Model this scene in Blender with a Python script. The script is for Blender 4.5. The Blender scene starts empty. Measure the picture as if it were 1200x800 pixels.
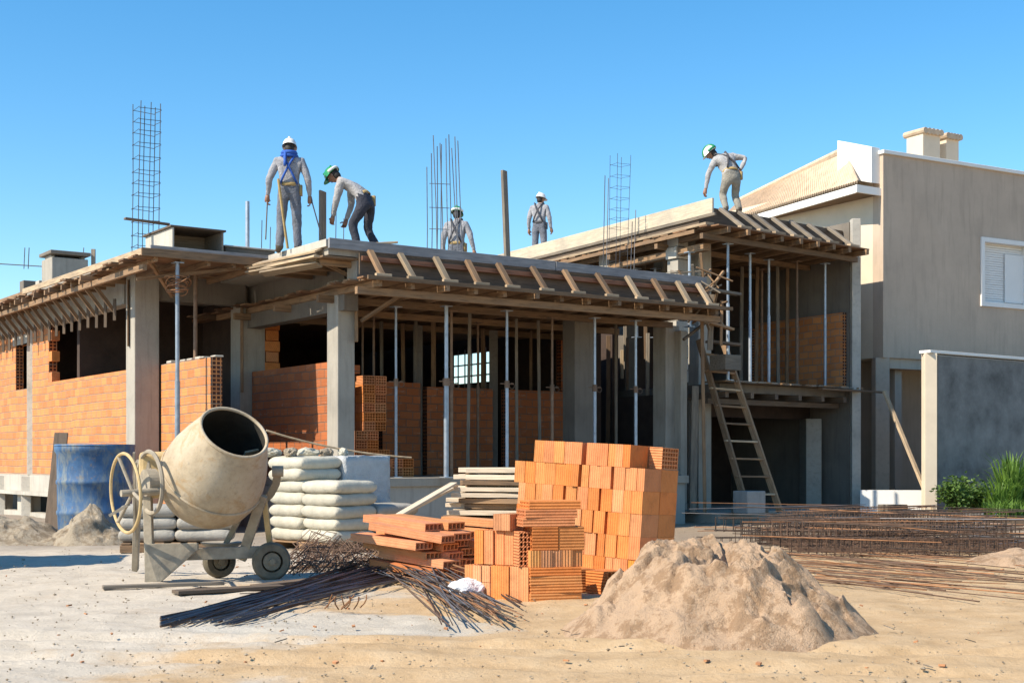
import bpy, bmesh, math, random
from mathutils import Vector, Matrix, Euler, noise
random.seed(7)
R = random.Random(11)
scene = bpy.context.scene
COL = scene.collection
CAM_H = 1.1; F = 1600.0; HZ = 540.0
def rad(a): return math.radians(a)
def W(px, py, Y): return Vector(((px-600)*Y/F, Y, CAM_H+(HZ-py)*Y/F))
def G(px, py, z=0.0):
    Y = (CAM_H-z)*F/(py-HZ); return Vector(((px-600)*Y/F, Y, z))
ORD = ['first','second','third','fourth','fifth','sixth','seventh','eighth','ninth','tenth','eleventh','twelfth','thirteenth','fourteenth','fifteenth','sixteenth','seventeenth','eighteenth','nineteenth','twentieth']

# ------------------------------------------------------------------ materials
class NT:
    def __init__(s, name):
        s.m = bpy.data.materials.new(name); s.m.use_nodes = True
        s.t = s.m.node_tree; s.n = s.t.nodes; s.b = s.n['Principled BSDF']
        s.tc = s.n.new('ShaderNodeTexCoord')
    def node(s, t, **kw):
        n = s.n.new(t)
        for k, v in kw.items():
            if k in n.inputs: n.inputs[k].default_value = v
            else: setattr(n, k, v)
        return n
    def l(s, a, b): s.t.links.new(a, b)
    def noise(s, scale, detail=5, rough=.6, vec=None, dist=0):
        n = s.node('ShaderNodeTexNoise'); n.inputs['Scale'].default_value = scale
        n.inputs['Detail'].default_value = detail; n.inputs['Roughness'].default_value = rough
        n.inputs['Distortion'].default_value = dist
        s.l(vec if vec else s.tc.outputs['Object'], n.inputs['Vector']); return n.outputs['Fac']
    def mapping(s, sc, loc=(0,0,0), rot=(0,0,0), src=None):
        m = s.node('ShaderNodeMapping'); m.inputs['Scale'].default_value = sc
        m.inputs['Location'].default_value = loc; m.inputs['Rotation'].default_value = rot
        s.l(src if src else s.tc.outputs['Object'], m.inputs['Vector']); return m.outputs['Vector']
    def ramp(s, fac, stops):
        r = s.node('ShaderNodeValToRGB'); e = r.color_ramp.elements
        while len(e) < len(stops): e.new(.5)
        for i, (p, c) in enumerate(stops):
            e[i].position = p; e[i].color = (*c, 1) if len(c) == 3 else c
        s.l(fac, r.inputs['Fac']); return r.outputs['Color']
    def mix(s, fac, a, b, mode='MIX'):
        m = s.node('ShaderNodeMix', data_type='RGBA', blend_type=mode)
        if isinstance(fac, (int, float)): m.inputs[0].default_value = fac
        else: s.l(fac, m.inputs[0])
        for i, c in ((6, a), (7, b)):
            if isinstance(c, tuple): m.inputs[i].default_value = (*c, 1)
            else: s.l(c, m.inputs[i])
        return m.outputs[2]
    def math(s, op, a, b=None, c=None):
        m = s.node('ShaderNodeMath', operation=op)
        for i, v in enumerate((a, b, c)):
            if v is None: continue
            if isinstance(v, (int, float)): m.inputs[i].default_value = v
            else: s.l(v, m.inputs[i])
        return m.outputs[0]
    def rnd(s):
        return s.node('ShaderNodeObjectInfo').outputs['Random']
    def jitter(s, col, amt, f=None):
        r = f if f else s.rnd()
        h = s.node('ShaderNodeHueSaturation'); s.l(col, h.inputs['Color'])
        s.l(s.math('MULTIPLY_ADD', r, amt*2, 1-amt), h.inputs['Value']); return h.outputs['Color']
    def bump(s, h, strength=.4, dist=.01):
        b = s.node('ShaderNodeBump'); b.inputs['Strength'].default_value = strength
        b.inputs['Distance'].default_value = dist; s.l(h, b.inputs['Height'])
        s.l(b.outputs['Normal'], s.b.inputs['Normal'])
    def done(s, col, rough=.85, metal=0, spec=None):
        if isinstance(col, tuple): s.b.inputs['Base Color'].default_value = (*col, 1)
        else: s.l(col, s.b.inputs['Base Color'])
        if isinstance(rough, (int, float)): s.b.inputs['Roughness'].default_value = rough
        else: s.l(rough, s.b.inputs['Roughness'])
        s.b.inputs['Metallic'].default_value = metal
        if spec is not None: s.b.inputs['Specular IOR Level'].default_value = spec
        return s.m
def sc(c, k): return tuple(min(1, x*k) for x in c)

def m_speckle(name, c, var=.25, scale=6, rough=.85, bump=.3, bd=.01, jit=.08, metal=0, streak=False):
    t = NT(name)
    n1 = t.noise(scale, 6, .65)
    col = t.ramp(n1, [(.25, sc(c, 1-var)), (.5, c), (.8, sc(c, 1+var))])
    if streak:
        n3 = t.noise(3, 5, .6, t.mapping((3, 3, .35)))
        col = t.mix(t.ramp(n3, [(.5, (0,0,0)), (.75, (.6,.6,.6))]), col, sc(c, .74))
    if jit: col = t.jitter(col, jit)
    if bump: t.bump(t.noise(scale*8, 4, .6), bump, bd)
    return t.done(col, rough, metal)

def m_wood(name, c, dark=.5, jit=.25, rough=.8, grey=.7):
    t = NT(name)
    v = t.mapping((1.2, 14, 14))
    n1 = t.noise(2.5, 6, .65, v, .6)
    n2 = t.noise(1.1, 4, .6)
    col = t.ramp(n1, [(.3, sc(c, dark)), (.52, c), (.78, sc(c, 1.3))])
    col = t.mix(t.ramp(n2, [(.45, (0,0,0)), (.72, (grey,grey,grey))]), col, sc((c[0]*.8+.03, c[1]*.85+.03, c[2]*.95+.03), .62))
    col = t.jitter(col, jit)
    t.bump(n1, .4, .006)
    return t.done(col, rough)

def m_concrete(name, c, var=.22, rough=.9, form=True):
    t = NT(name)
    big = t.noise(1.3, 5, .6); fine = t.noise(22, 5, .7)
    col = t.ramp(big, [(.28, sc(c, 1-var)), (.5, c), (.75, sc(c, 1+var*.7))])
    drip = t.noise(4, 5, .65, t.mapping((3, 3, .25)))
    col = t.mix(t.ramp(drip, [(.5, (0,0,0)), (.78, (.55,.55,.55))]), col, sc(c, .5))
    col = t.mix(t.ramp(fine, [(.55, (0,0,0)), (.8, (.5,.5,.5))]), col, sc(c, .7))
    h = t.math('ADD', fine, t.math('MULTIPLY', big, 2.0))
    t.bump(h, .35, .012)
    return t.done(t.jitter(col, .06), rough)

def m_brickwall(name, bw=.27, bh=.142, c1=(.66,.25,.075), c2=(.46,.155,.048), mortar=(.27,.215,.165), dirt=.42):
    """local X runs along the wall, Z up; ends of the wall show the open cells of the hollow blocks"""
    t = NT(name)
    sx = t.node('ShaderNodeSeparateXYZ'); t.l(t.tc.outputs['Object'], sx.inputs[0])
    wob = t.noise(.9, 2, .5)
    cz = t.math('ADD', sx.outputs['Z'], t.math('MULTIPLY', t.math('ADD', t.math('SUBTRACT', wob, .5), t.math('MULTIPLY', t.math('SUBTRACT', t.noise(3.5, 3, .5), .5), .35)), .07))
    cx = t.node('ShaderNodeCombineXYZ'); t.l(t.math('ADD', sx.outputs['X'], sx.outputs['Y']), cx.inputs['X']); t.l(cz, cx.inputs['Y'])
    b = t.node('ShaderNodeTexBrick'); t.l(cx.outputs[0], b.inputs['Vector'])
    for k, v in (('Scale', 1), ('Brick Width', bw), ('Row Height', bh), ('Mortar Size', .010), ('Mortar Smooth', .5), ('Bias', -.1)): b.inputs[k].default_value = v
    b.inputs['Color1'].default_value = (*c1, 1); b.inputs['Color2'].default_value = (*c2, 1); b.inputs['Mortar'].default_value = (*mortar, 1)
    gr = t.math('SINE', t.math('MULTIPLY', cz, 2*math.pi/.05))                 # grooves pressed into the clay
    n = t.noise(5, 6, .7)
    col = t.mix(t.ramp(n, [(.4, (0,0,0)), (.75, (dirt,dirt,dirt))]), b.outputs['Color'], (c1[0]*.62+.1, c1[1]*.75+.07, c1[2]+.05))
    smear = t.noise(9, 5, .7, t.mapping((.6, 1, 2.2)))
    col = t.mix(t.ramp(smear, [(.6, (0,0,0)), (.72, (.6,.6,.6))]), col, (.42, .33, .26))
    # open cells on end faces
    nn = t.node('ShaderNodeSeparateXYZ'); t.l(t.tc.outputs['Normal'], nn.inputs[0])
    fx = t.math('PINGPONG', sx.outputs['Y'], .035); fz = t.math('PINGPONG', sx.outputs['Z'], .033)
    hole = t.math('MULTIPLY', t.math('GREATER_THAN', fx, .010), t.math('GREATER_THAN', fz, .010))
    endm = t.math('GREATER_THAN', t.math('ABSOLUTE', nn.outputs['X']), .7)
    hole = t.math('MULTIPLY', hole, endm)
    col = t.mix(hole, col, (.07, .022, .01))
    h = t.math('SUBTRACT', t.math('SUBTRACT', t.math('MULTIPLY', gr, .06), t.math('MULTIPLY', b.outputs['Fac'], .9)), t.math('MULTIPLY', hole, 1.5))
    t.bump(t.math('ADD', h, t.math('MULTIPLY', n, .3)), .9, .012)
    return t.done(col, .88)

def m_brick(name, c=(.66,.222,.055), groove=1.0):
    t = NT(name)
    sx = t.node('ShaderNodeSeparateXYZ'); t.l(t.tc.outputs['Object'], sx.inputs[0])
    s2 = t.math('ADD', sx.outputs['Y'], sx.outputs['Z'])
    gr = t.math('SINE', t.math('MULTIPLY', s2, 2*math.pi/.024))
    r = t.rnd(); off = t.node('ShaderNodeVectorMath', operation='ADD')
    cmb = t.node('ShaderNodeCombineXYZ')
    for i in range(3): t.l(t.math('MULTIPLY', r, 37.0+i*11), cmb.inputs[i])
    t.l(t.tc.outputs['Object'], off.inputs[0]); t.l(cmb.outputs[0], off.inputs[1])
    n = t.noise(7, 5, .65, off.outputs[0]); f = t.noise(60, 3, .6, off.outputs[0])
    col = t.ramp(n, [(.25, sc(c, .74)), (.5, c), (.8, (min(1,c[0]*1.08), c[1]*1.16, c[2]*1.25))])
    col = t.mix(t.ramp(f, [(.6, (0,0,0)), (.8, (.35,.35,.35))]), col, (.62, .33, .15))
    hs = t.node('ShaderNodeHueSaturation'); t.l(col, hs.inputs['Color'])
    t.l(t.math('MULTIPLY_ADD', r, .30, .82), hs.inputs['Value'])
    t.l(t.math('MULTIPLY_ADD', t.math('FRACT', t.math('MULTIPLY', r, 7.3)), .012, .494), hs.inputs['Hue'])
    t.l(t.math('MULTIPLY_ADD', t.math('FRACT', t.math('MULTIPLY', r, 3.7)), -.14, 1.04), hs.inputs['Saturation'])
    t.bump(t.math('ADD', t.math('MULTIPLY', gr, .45*groove), t.math('ADD', t.math('MULTIPLY', n, .8), t.math('MULTIPLY', f, .5))), .8, .008)
    return t.done(hs.outputs['Color'], .85)

def m_sand(name, c=(.47,.36,.24), clump=True):
    t = NT(name)
    n = t.noise(3, 8, .7); f = t.noise(90, 4, .7); g = t.noise(14, 6, .75)
    col = t.ramp(n, [(.3, sc(c, .86)), (.55, c), (.8, sc(c, 1.15))])
    cr = t.math('ADD', t.noise(4.2, 7, .75), t.math('MULTIPLY', t.math('SUBTRACT', g, .5), .7))
    col = t.mix(t.ramp(cr, [(.48, (0,0,0)), (.58, (.75,.75,.75))]), col, (c[0]*.56, c[1]*.50, c[2]*.43))
    col = t.mix(t.ramp(f, [(.55, (0,0,0)), (.75, (.6,.6,.6))]), col, sc(c, .62))
    t.bump(t.math('ADD', t.math('MULTIPLY', f, .6), t.math('MULTIPLY', g, 1.2)), .8, .035)
    return t.done(col, .95, spec=.2)

def m_ground():
    t = NT('sandy_ground')
    P = t.tc.outputs['Object']
    sx = t.node('ShaderNodeSeparateXYZ'); t.l(P, sx.inputs[0])
    n = t.noise(.6, 7, .65); m = t.noise(3.2, 8, .7); f = t.noise(38, 5, .75); st = t.noise(120, 2, .5)
    sand = t.ramp(m, [(.28, (.38,.25,.13)), (.5, (.48,.33,.185)), (.75, (.56,.41,.25))])
    pale = t.ramp(m, [(.3, (.42,.36,.285)), (.55, (.53,.46,.37)), (.78, (.60,.525,.43))])
    # the trampled, cement-dusted yard is to the left, yellower sand to the right
    ex = t.math('MULTIPLY_ADD', sx.outputs['X'], -.42, -.22)
    ex = t.math('ADD', ex, t.math('MULTIPLY', t.math('SUBTRACT', n, .5), 2.4))
    col = t.mix(t.ramp(ex, [(.3, (0,0,0)), (.62, (1,1,1))]), sand, pale)
    # dried cement slurry in front of the bars
    d = t.node('ShaderNodeVectorMath', operation='DISTANCE')
    mp = t.mapping((.62, 1.0, 0), (0, 0, 0)); t.l(mp, d.inputs[0]); d.inputs[1].default_value = (-1.25*.62, 9.35, 0)
    sl = t.math('ADD', d.outputs['Value'], t.math('MULTIPLY', t.math('SUBTRACT', t.noise(1.6, 6, .6), .5), 1.1))
    col = t.mix(t.ramp(sl, [(.62, (.85,.85,.85)), (.74, (0,0,0))]), col, t.ramp(m, [(.3, (.43,.39,.325)), (.7, (.55,.50,.42))]))
    # damp / dark soil blotches and tracks
    dk = t.noise(1.9, 7, .7, t.mapping((.45, 1.3, 1)))
    col = t.mix(t.ramp(dk, [(.56, (0,0,0)), (.74, (.5,.5,.5))]), col, (.30, .21, .135))
    col = t.mix(t.ramp(f, [(.56, (0,0,0)), (.74, (.55,.55,.55))]), col, (.27, .20, .14))
    col = t.mix(t.ramp(st, [(.68, (0,0,0)), (.76, (.6,.6,.6))]), col, (.62, .56, .46))
    # darker gravel towards the house fronts at the right
    gx = t.math('ADD', t.math('MULTIPLY_ADD', sx.outputs['Y'], .32, -5.6), t.math('MULTIPLY', n, 1.6))
    gx = t.math('MULTIPLY', t.ramp(gx, [(.4, (0,0,0)), (1.0, (.75,.75,.75))]), t.math('GREATER_THAN', sx.outputs['X'], -30))
    col = t.mix(gx, col, t.ramp(f, [(.3, (.15,.12,.095)), (.7, (.30,.25,.2))]))
    t.bump(t.math('ADD', t.math('MULTIPLY', f, .5), t.math('MULTIPLY', m, 1.4)), .6, .03)
    return t.done(col, .95, spec=.2)

def m_drum():
    t = NT('cement_coated_steel')
    c = (.43, .345, .235)
    n = t.noise(2.6, 7, .7); f = t.noise(26, 5, .7)
    col = t.ramp(n, [(.3, (.27,.205,.13)), (.5, c), (.75, (.52,.44,.33))])
    col = t.mix(t.ramp(t.noise(5, 6, .7, None, .8), [(.54, (0,0,0)), (.64, (.6,.6,.6))]), col, (.36, .225, .10))
    col = t.mix(t.ramp(f, [(.55, (0,0,0)), (.75, (.5,.5,.5))]), col, (.2, .175, .14))
    t.bump(t.math('ADD', n, t.math('MULTIPLY', f, .5)), .5, .015)
    return t.done(col, .8)

def m_barrel():
    t = NT('faded_blue_plastic')
    n = t.noise(3, 7, .7); v = t.noise(5, 6, .7, t.mapping((1.5, 1.5, .5)))
    col = t.ramp(n, [(.3, (.018,.06,.14)), (.5, (.035,.105,.23)), (.75, (.09,.18,.31))])
    col = t.mix(t.ramp(v, [(.46, (0,0,0)), (.64, (.8,.8,.8))]), col, (.20, .22, .20))
    col = t.mix(t.ramp(t.noise(11, 5, .7), [(.58, (0,0,0)), (.7, (.7,.7,.7))]), col, (.22, .15, .08))
    t.bump(t.math('ADD', n, t.math('MULTIPLY', v, .5)), .4, .02)
    return t.done(col, .7)

def m_bag(name, c=(.48,.445,.355)):
    t = NT(name)
    n = t.noise(6, 6, .65); w = t.noise(9, 5, .7, t.mapping((1, 2.5, 1)), 1.2)
    col = t.ramp(n, [(.28, sc(c, .8)), (.55, c), (.8, sc(c, 1.12))])
    col = t.mix(t.ramp(t.noise(17, 5, .7), [(.6, (0,0,0)), (.72, (.5,.5,.5))]), col, (.42, .38, .30))
    t.bump(w, .6, .02)
    return t.done(t.jitter(col, .07), .7)

M = {}
M['ground'] = m_ground()
M['sand'] = m_sand('pile_sand', (.50,.345,.225))
M['sand_grey'] = m_sand('grey_sand', (.42,.35,.26))
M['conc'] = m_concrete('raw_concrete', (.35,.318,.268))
M['conc_dark'] = m_concrete('dark_shaded_concrete', (.17,.145,.118))  # darker concrete; also carries the shade of beams, inner columns and party wall
M['conc_light'] = m_concrete('pale_concrete', (.46,.425,.365))
M['floor'] = m_concrete('floor_concrete', (.32,.28,.225))
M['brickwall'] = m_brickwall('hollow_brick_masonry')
M['brickwall_shade'] = m_brickwall('shaded_brick_masonry', c1=(.44,.128,.036), c2=(.32,.088,.025), mortar=(.2,.12,.08), dirt=.25)  # darkened copy of the masonry, porch shade mixed into its colour
M['wall_shade'] = m_speckle('unlit_rough_clay', (.055,.035,.026), .4, 3, .95, .3, .01, 0)  # near-black walls: the dark of the interiors is put into the colour
M['brick'] = m_brick('fired_clay_brick')
M['brick_pale'] = m_brick('pale_clay_block', (.62,.265,.095))
M['clay'] = m_brick('smooth_clay_block', (.64,.25,.09), .18)
M['wood'] = m_wood('formwork_timber', (.25,.150,.078), .4, .35)
M['wood_pale'] = m_wood('pale_new_timber', (.42,.31,.195), .5, .3)
M['wood_new'] = m_wood('bright_new_timber', (.60,.49,.36), .7, .12, .8, .3)  # brighter, less grey tone of new timber
M['wood_dark'] = m_wood('weathered_timber', (.15,.105,.07))
M['wood_grey'] = m_wood('grey_timber', (.22,.18,.135), .45, .3)
M['ply'] = m_wood('brown_formply', (.19,.095,.042), .4, .35)
M['ply_red'] = m_wood('red_formply', (.22,.095,.05), .35)
M['fascia'] = m_wood('silvered_fascia_board', (.27,.265,.265), .6, .1)
M['cream'] = m_wood('cream_fascia_board', (.56,.47,.345), .75, .08)
M['steel'] = m_speckle('galvanised_steel', (.36,.40,.45), .3, 9, .45, .15, .004, .2, .55)
M['steel_rust'] = m_speckle('rusty_prop_steel', (.22,.14,.09), .4, 12, .7, .3, .004, .2, .3)
M['rebar'] = m_speckle('rusty_rebar', (.105,.062,.04), .6, 6, .7, 0, .002, .35, .35)
M['rebar_dark'] = m_speckle('dark_rebar', (.06,.042,.032), .5, 6, .75, 0, .002, .3, .3)
M['rebar_grey'] = m_speckle('mill_rebar', (.14,.135,.14), .4, 5, .5, 0, .002, .35, .5)
M['rebar_orange'] = m_speckle('fresh_rust_rebar', (.27,.13,.06), .5, 6, .8, 0, .002, .3, .2)
M['drum'] = m_drum()
M['frame'] = m_speckle('cement_splashed_frame', (.31,.265,.20), .4, 7, .8, .4, .006, 0)
M['yellow'] = m_speckle('yellowed_paint', (.50,.36,.17), .35, 8, .65, .3, .004, 0)
M['rubber'] = m_speckle('dusty_rubber', (.135,.115,.08), .45, 9, .9, .3, .006, .3)
M['mud'] = m_speckle('dried_mud', (.22,.185,.13), .4, 9, .95, .5, .01, 0)
M['brick_dust'] = m_speckle('brick_rubble', (.40,.19,.09), .4, 9, .95, .3, .01, 0)
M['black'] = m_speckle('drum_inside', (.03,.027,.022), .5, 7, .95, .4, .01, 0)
M['barrel'] = m_barrel()
M['bag'] = m_bag('paper_cement_bag')
M['bag_grey'] = m_bag('grey_cement_bag', (.36,.335,.29))
M['wrap'] = m_speckle('cloudy_plastic_wrap', (.50,.51,.51), .2, 7, .32, .8, .03, 0)
M['plastic'] = m_speckle('white_plastic_bag', (.74,.75,.77), .12, 9, .4, .6, .02, 0)
M['tan'] = m_speckle('beige_render', (.50,.39,.295), .12, 1.4, .9, .3, .006, 0, streak=True)
M['cream_wall'] = m_speckle('cream_render', (.66,.555,.42), .09, 2.2, .9, .25, .004, 0)
M['white'] = m_speckle('white_paint', (.78,.76,.72), .05, 3, .75, .15, .003, 0)
M['greywall'] = m_speckle('mottled_grey_render', (.185,.18,.17), .62, 1.7, .9, .3, .005, 0)
M['tile'] = m_speckle('clay_roof_tile', (.50,.38,.265), .28, 5, .85, .3, .006, .1)
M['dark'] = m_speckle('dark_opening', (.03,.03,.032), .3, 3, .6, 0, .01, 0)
M['soil'] = m_speckle('dark_soil', (.09,.065,.045), .4, 9, .95, .7, .03, 0)
M['block'] = m_concrete('concrete_block', (.30,.29,.27))
def m_leaf(name, c, tr=.35):
    t = NT(name)
    n = t.noise(4, 3, .6)
    col = t.ramp(n, [(.3, sc(c, .55)), (.5, c), (.75, (c[0]*1.5, c[1]*1.35, c[2]*1.1))])
    t.b.inputs['Subsurface Weight'].default_value = 0
    t.done(col, .55)
    tb = t.node('ShaderNodeBsdfTranslucent'); t.l(col, tb.inputs['Color'])
    mx = t.node('ShaderNodeMixShader'); mx.inputs[0].default_value = tr
    out = t.n['Material Output']
    t.l(t.b.outputs[0], mx.inputs[1]); t.l(tb.outputs[0], mx.inputs[2]); t.l(mx.outputs[0], out.inputs['Surface'])
    return t.m
M['leaf'] = m_leaf('shrub_leaf', (.09,.165,.03))
M['grass'] = m_leaf('grass_blade', (.14,.25,.04))
M['stem'] = m_speckle('plant_stem', (.12,.09,.05), .3, 9, .9, 0)
def m_cloth(name, c, v=.3):
    t = NT(name)
    n = t.noise(9, 5, .65); w = t.noise(60, 2, .5)
    col = t.ramp(n, [(.3, sc(c, 1-v)), (.5, c), (.75, sc(c, 1+v))])
    t.bump(t.math('ADD', t.noise(14, 4, .6, None, 1.0), t.math('MULTIPLY', w, .2)), .8, .03)
    return t.done(col, .9)
M['shirt'] = m_cloth('grey_shirt', (.30,.30,.32))
M['shirt2'] = m_cloth('pale_grey_shirt', (.36,.35,.35))
M['trouser'] = m_cloth('grey_trousers', (.145,.155,.185))
M['trouser_dark'] = m_cloth('navy_trousers', (.03,.033,.048))
M['trouser_tan'] = m_cloth('dusty_trousers', (.27,.25,.21))
M['skin'] = m_speckle('skin', (.28,.14,.085), .15, 12, .6, .2, .003, 0)
M['boot'] = m_speckle('dusty_boot', (.10,.08,.06), .3, 12, .8, .2, .003, 0)
M['hair'] = m_speckle('dark_hair', (.02,.016,.013), .3, 20, .7, 0)
M['helmet_white'] = m_speckle('white_helmet', (.72,.71,.67), .08, 9, .4, 0)
M['helmet_green'] = m_speckle('green_helmet', (.02,.24,.09), .15, 9, .35, 0)
M['blue'] = m_speckle('blue_webbing', (.02,.09,.38), .2, 20, .8, 0)
M['webbing'] = m_speckle('dark_webbing', (.06,.06,.07), .2, 20, .8, 0)
M['belt'] = m_speckle('leather_belt', (.36,.25,.10), .3, 20, .8, 0)

# ------------------------------------------------------------------ mesh builder
class MB:
    def __init__(s): s.v = []; s.f = []; s.mi = []; s.cur = 0
    def add(s, vs, fs):
        o = len(s.v); s.v += [tuple(x) for x in vs]; s.f += [tuple(i+o for i in f) for f in fs]; s.mi += [s.cur]*len(fs)
    def box(s, c, d, rz=0, mat=None):
        c = Vector(c); vs = []
        m = mat if mat else Matrix.Rotation(rz, 3, 'Z')
        for x in (-.5, .5):
            for y in (-.5, .5):
                for z in (-.5, .5): vs.append(c + m @ Vector((x*d[0], y*d[1], z*d[2])))
        s.add(vs, [(0,1,3,2),(4,6,7,5),(0,4,5,1),(2,3,7,6),(0,2,6,4),(1,5,7,3)]); return s
    def bar(s, p, q, w, h, up=(0,0,1)):
        p = Vector(p); q = Vector(q); d = q-p; x = d.normalized(); u = Vector(up)
        if abs(x.dot(u)) > .99: u = Vector((0,1,0))
        y = u.cross(x).normalized(); z = x.cross(y)
        m = Matrix((x, y, z)).transposed()
        return s.box((p+q)/2, (d.length, w, h), mat=m)
    def tube(s, pts, r, n=6, cap=True):
        pts = [Vector(p) for p in pts]; L = len(pts); vs = []; fs = []
        rs = r if isinstance(r, (list, tuple)) else [r]*L
        pu = None
        for i, p in enumerate(pts):
            t = (pts[min(i+1, L-1)]-pts[max(i-1, 0)]).normalized()
            if pu is None: pu = Vector((0,0,1)) if abs(t.z) < .9 else Vector((1,0,0))
            a = t.cross(pu).normalized(); b = a.cross(t); pu = b
            for k in range(n):
                an = 2*math.pi*k/n; vs.append(p + (a*math.cos(an)+b*math.sin(an))*rs[i])
        for i in range(L-1):
            for k in range(n):
                fs.append((i*n+k, i*n+(k+1)%n, (i+1)*n+(k+1)%n, (i+1)*n+k))
        if cap: fs.append(tuple(reversed(range(n)))); fs.append(tuple((L-1)*n+k for k in range(n)))
        s.add(vs, fs); return s
    def ring(s, c, ax, R_, r, n=32, m=6):
        ax = Vector(ax).normalized(); u = ax.orthogonal().normalized(); w = ax.cross(u); vs = []; fs = []
        for i in range(n):
            a = 2*math.pi*i/n; d = u*math.cos(a)+w*math.sin(a)
            for k in range(m):
                b = 2*math.pi*k/m; vs.append(Vector(c)+d*(R_+r*math.cos(b))+ax*r*math.sin(b))
        for i in range(n):
            for k in range(m):
                fs.append((i*m+k, ((i+1)%n)*m+k, ((i+1)%n)*m+(k+1)%m, i*m+(k+1)%m))
        s.add(vs, fs); return s
    def lathe(s, c, ax, prof, n=32, cap0=True, cap1=True):
        ax = Vector(ax).normalized(); u = ax.orthogonal().normalized(); w = ax.cross(u); vs = []; fs = []
        for (t, r) in prof:
            for i in range(n):
                a = 2*math.pi*i/n; vs.append(Vector(c)+ax*t+(u*math.cos(a)+w*math.sin(a))*r)
        for j in range(len(prof)-1):
            for i in range(n):
                fs.append((j*n+i, j*n+(i+1)%n, (j+1)*n+(i+1)%n, (j+1)*n+i))
        if cap0: fs.append(tuple(reversed(range(n))))
        if cap1: fs.append(tuple((len(prof)-1)*n+i for i in range(n)))
        s.add(vs, fs); return s
    def prism(s, poly, z0, z1):
        n = len(poly); a = sum(poly[i][0]*poly[(i+1)%n][1]-poly[(i+1)%n][0]*poly[i][1] for i in range(n))
        if a < 0: poly = list(reversed(poly))
        vs = [(p[0], p[1], z0) for p in poly]+[(p[0], p[1], z1) for p in poly]
        fs = [tuple(reversed(range(n))), tuple(range(n, 2*n))]+[(i, (i+1)%n, n+(i+1)%n, n+i) for i in range(n)]
        s.add(vs, fs); return s
    def mesh(s, name, org=(0,0,0)):
        me = bpy.data.meshes.new(name); o = Vector(org)
        me.from_pydata([Vector(v)-o for v in s.v], [], s.f); me.update(); return me
    def build(s, name, mats, parent=None, org=None, smooth=False, bev=0):
        if org is None:
            n = len(s.v); org = Vector((sum(v[0] for v in s.v)/n, sum(v[1] for v in s.v)/n, min(v[2] for v in s.v)))
        me = s.mesh(name, org)
        return link(name, me, mats, parent, org, smooth=smooth, bev=bev, mi=s.mi)

def wloc(o):
    return Vector(o.location) if o.parent is None else wloc(o.parent)+Vector(o.location)
def link(name, me, mats, parent=None, loc=(0,0,0), rot=None, smooth=False, bev=0, mi=None):
    o = bpy.data.objects.new(name, me); COL.objects.link(o)
    if not isinstance(mats, (list, tuple)): mats = [mats]
    if not me.materials:
        for m in mats: me.materials.append(m)
    if mi and len(mats) > 1: me.polygons.foreach_set('material_index', mi)
    if smooth:
        me.polygons.foreach_set('use_smooth', [True]*len(me.polygons))
        try: me.set_sharp_from_angle(angle=rad(40))
        except Exception: pass
    o.location = Vector(loc)
    if rot is not None:
        o.rotation_mode = 'QUATERNION' if hasattr(rot, 'w') else 'XYZ'
        if hasattr(rot, 'w'): o.rotation_quaternion = rot
        else: o.rotation_euler = rot
    if parent is not None:
        o.parent = parent; o.location = Vector(loc)-wloc(parent)
    if bev:
        b = o.modifiers.new('bevel', 'BEVEL'); b.width = bev; b.segments = 2; b.limit_method = 'ANGLE'
    return o
def tag(o, label, cat=None, group=None, kind=None):
    if label: o['label'] = label
    if cat: o['category'] = cat
    if group: o['group'] = group
    if kind: o['kind'] = kind
    return o
def thing(name, loc, label, cat, group=None):
    o = bpy.data.objects.new(name, None); COL.objects.link(o); o.location = Vector(loc); o.empty_display_size = .2
    return tag(o, label, cat, group)
def beam(name, p, q, w, h, mat, parent=None, bev=.004, roll=0, seg=1, warp=0):
    """one straight timber / post: local X runs along it"""
    p = Vector(p); q = Vector(q); d = q-p; L = d.length
    mb = MB(); n = max(1, seg); vs = []; fs = []
    for i in range(n+1):
        x = L*i/n; yy = warp*math.sin(math.pi*i/n)
        for (a, b) in ((-.5,-.5), (.5,-.5), (.5,.5), (-.5,.5)): vs.append((x, a*w, b*h+yy))
    for i in range(n):
        for k in range(4): fs.append((i*4+k, i*4+(k+1)%4, (i+1)*4+(k+1)%4, (i+1)*4+k))
    fs.append((3,2,1,0)); fs.append(tuple(n*4+k for k in range(4)))
    mb.add(vs, fs); me = mb.mesh(name)
    x = d.normalized(); up = Vector((0,0,1)) if abs(x.z) < .99 else Vector((0,1,0))
    y = up.cross(x).normalized(); z = x.cross(y)
    qt = Matrix((x, y, z)).transposed().to_quaternion()
    if roll: qt = qt @ Matrix.Rotation(roll, 3, 'X').to_quaternion()
    return link(name, me, mat, parent, p, qt, bev=bev)
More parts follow.
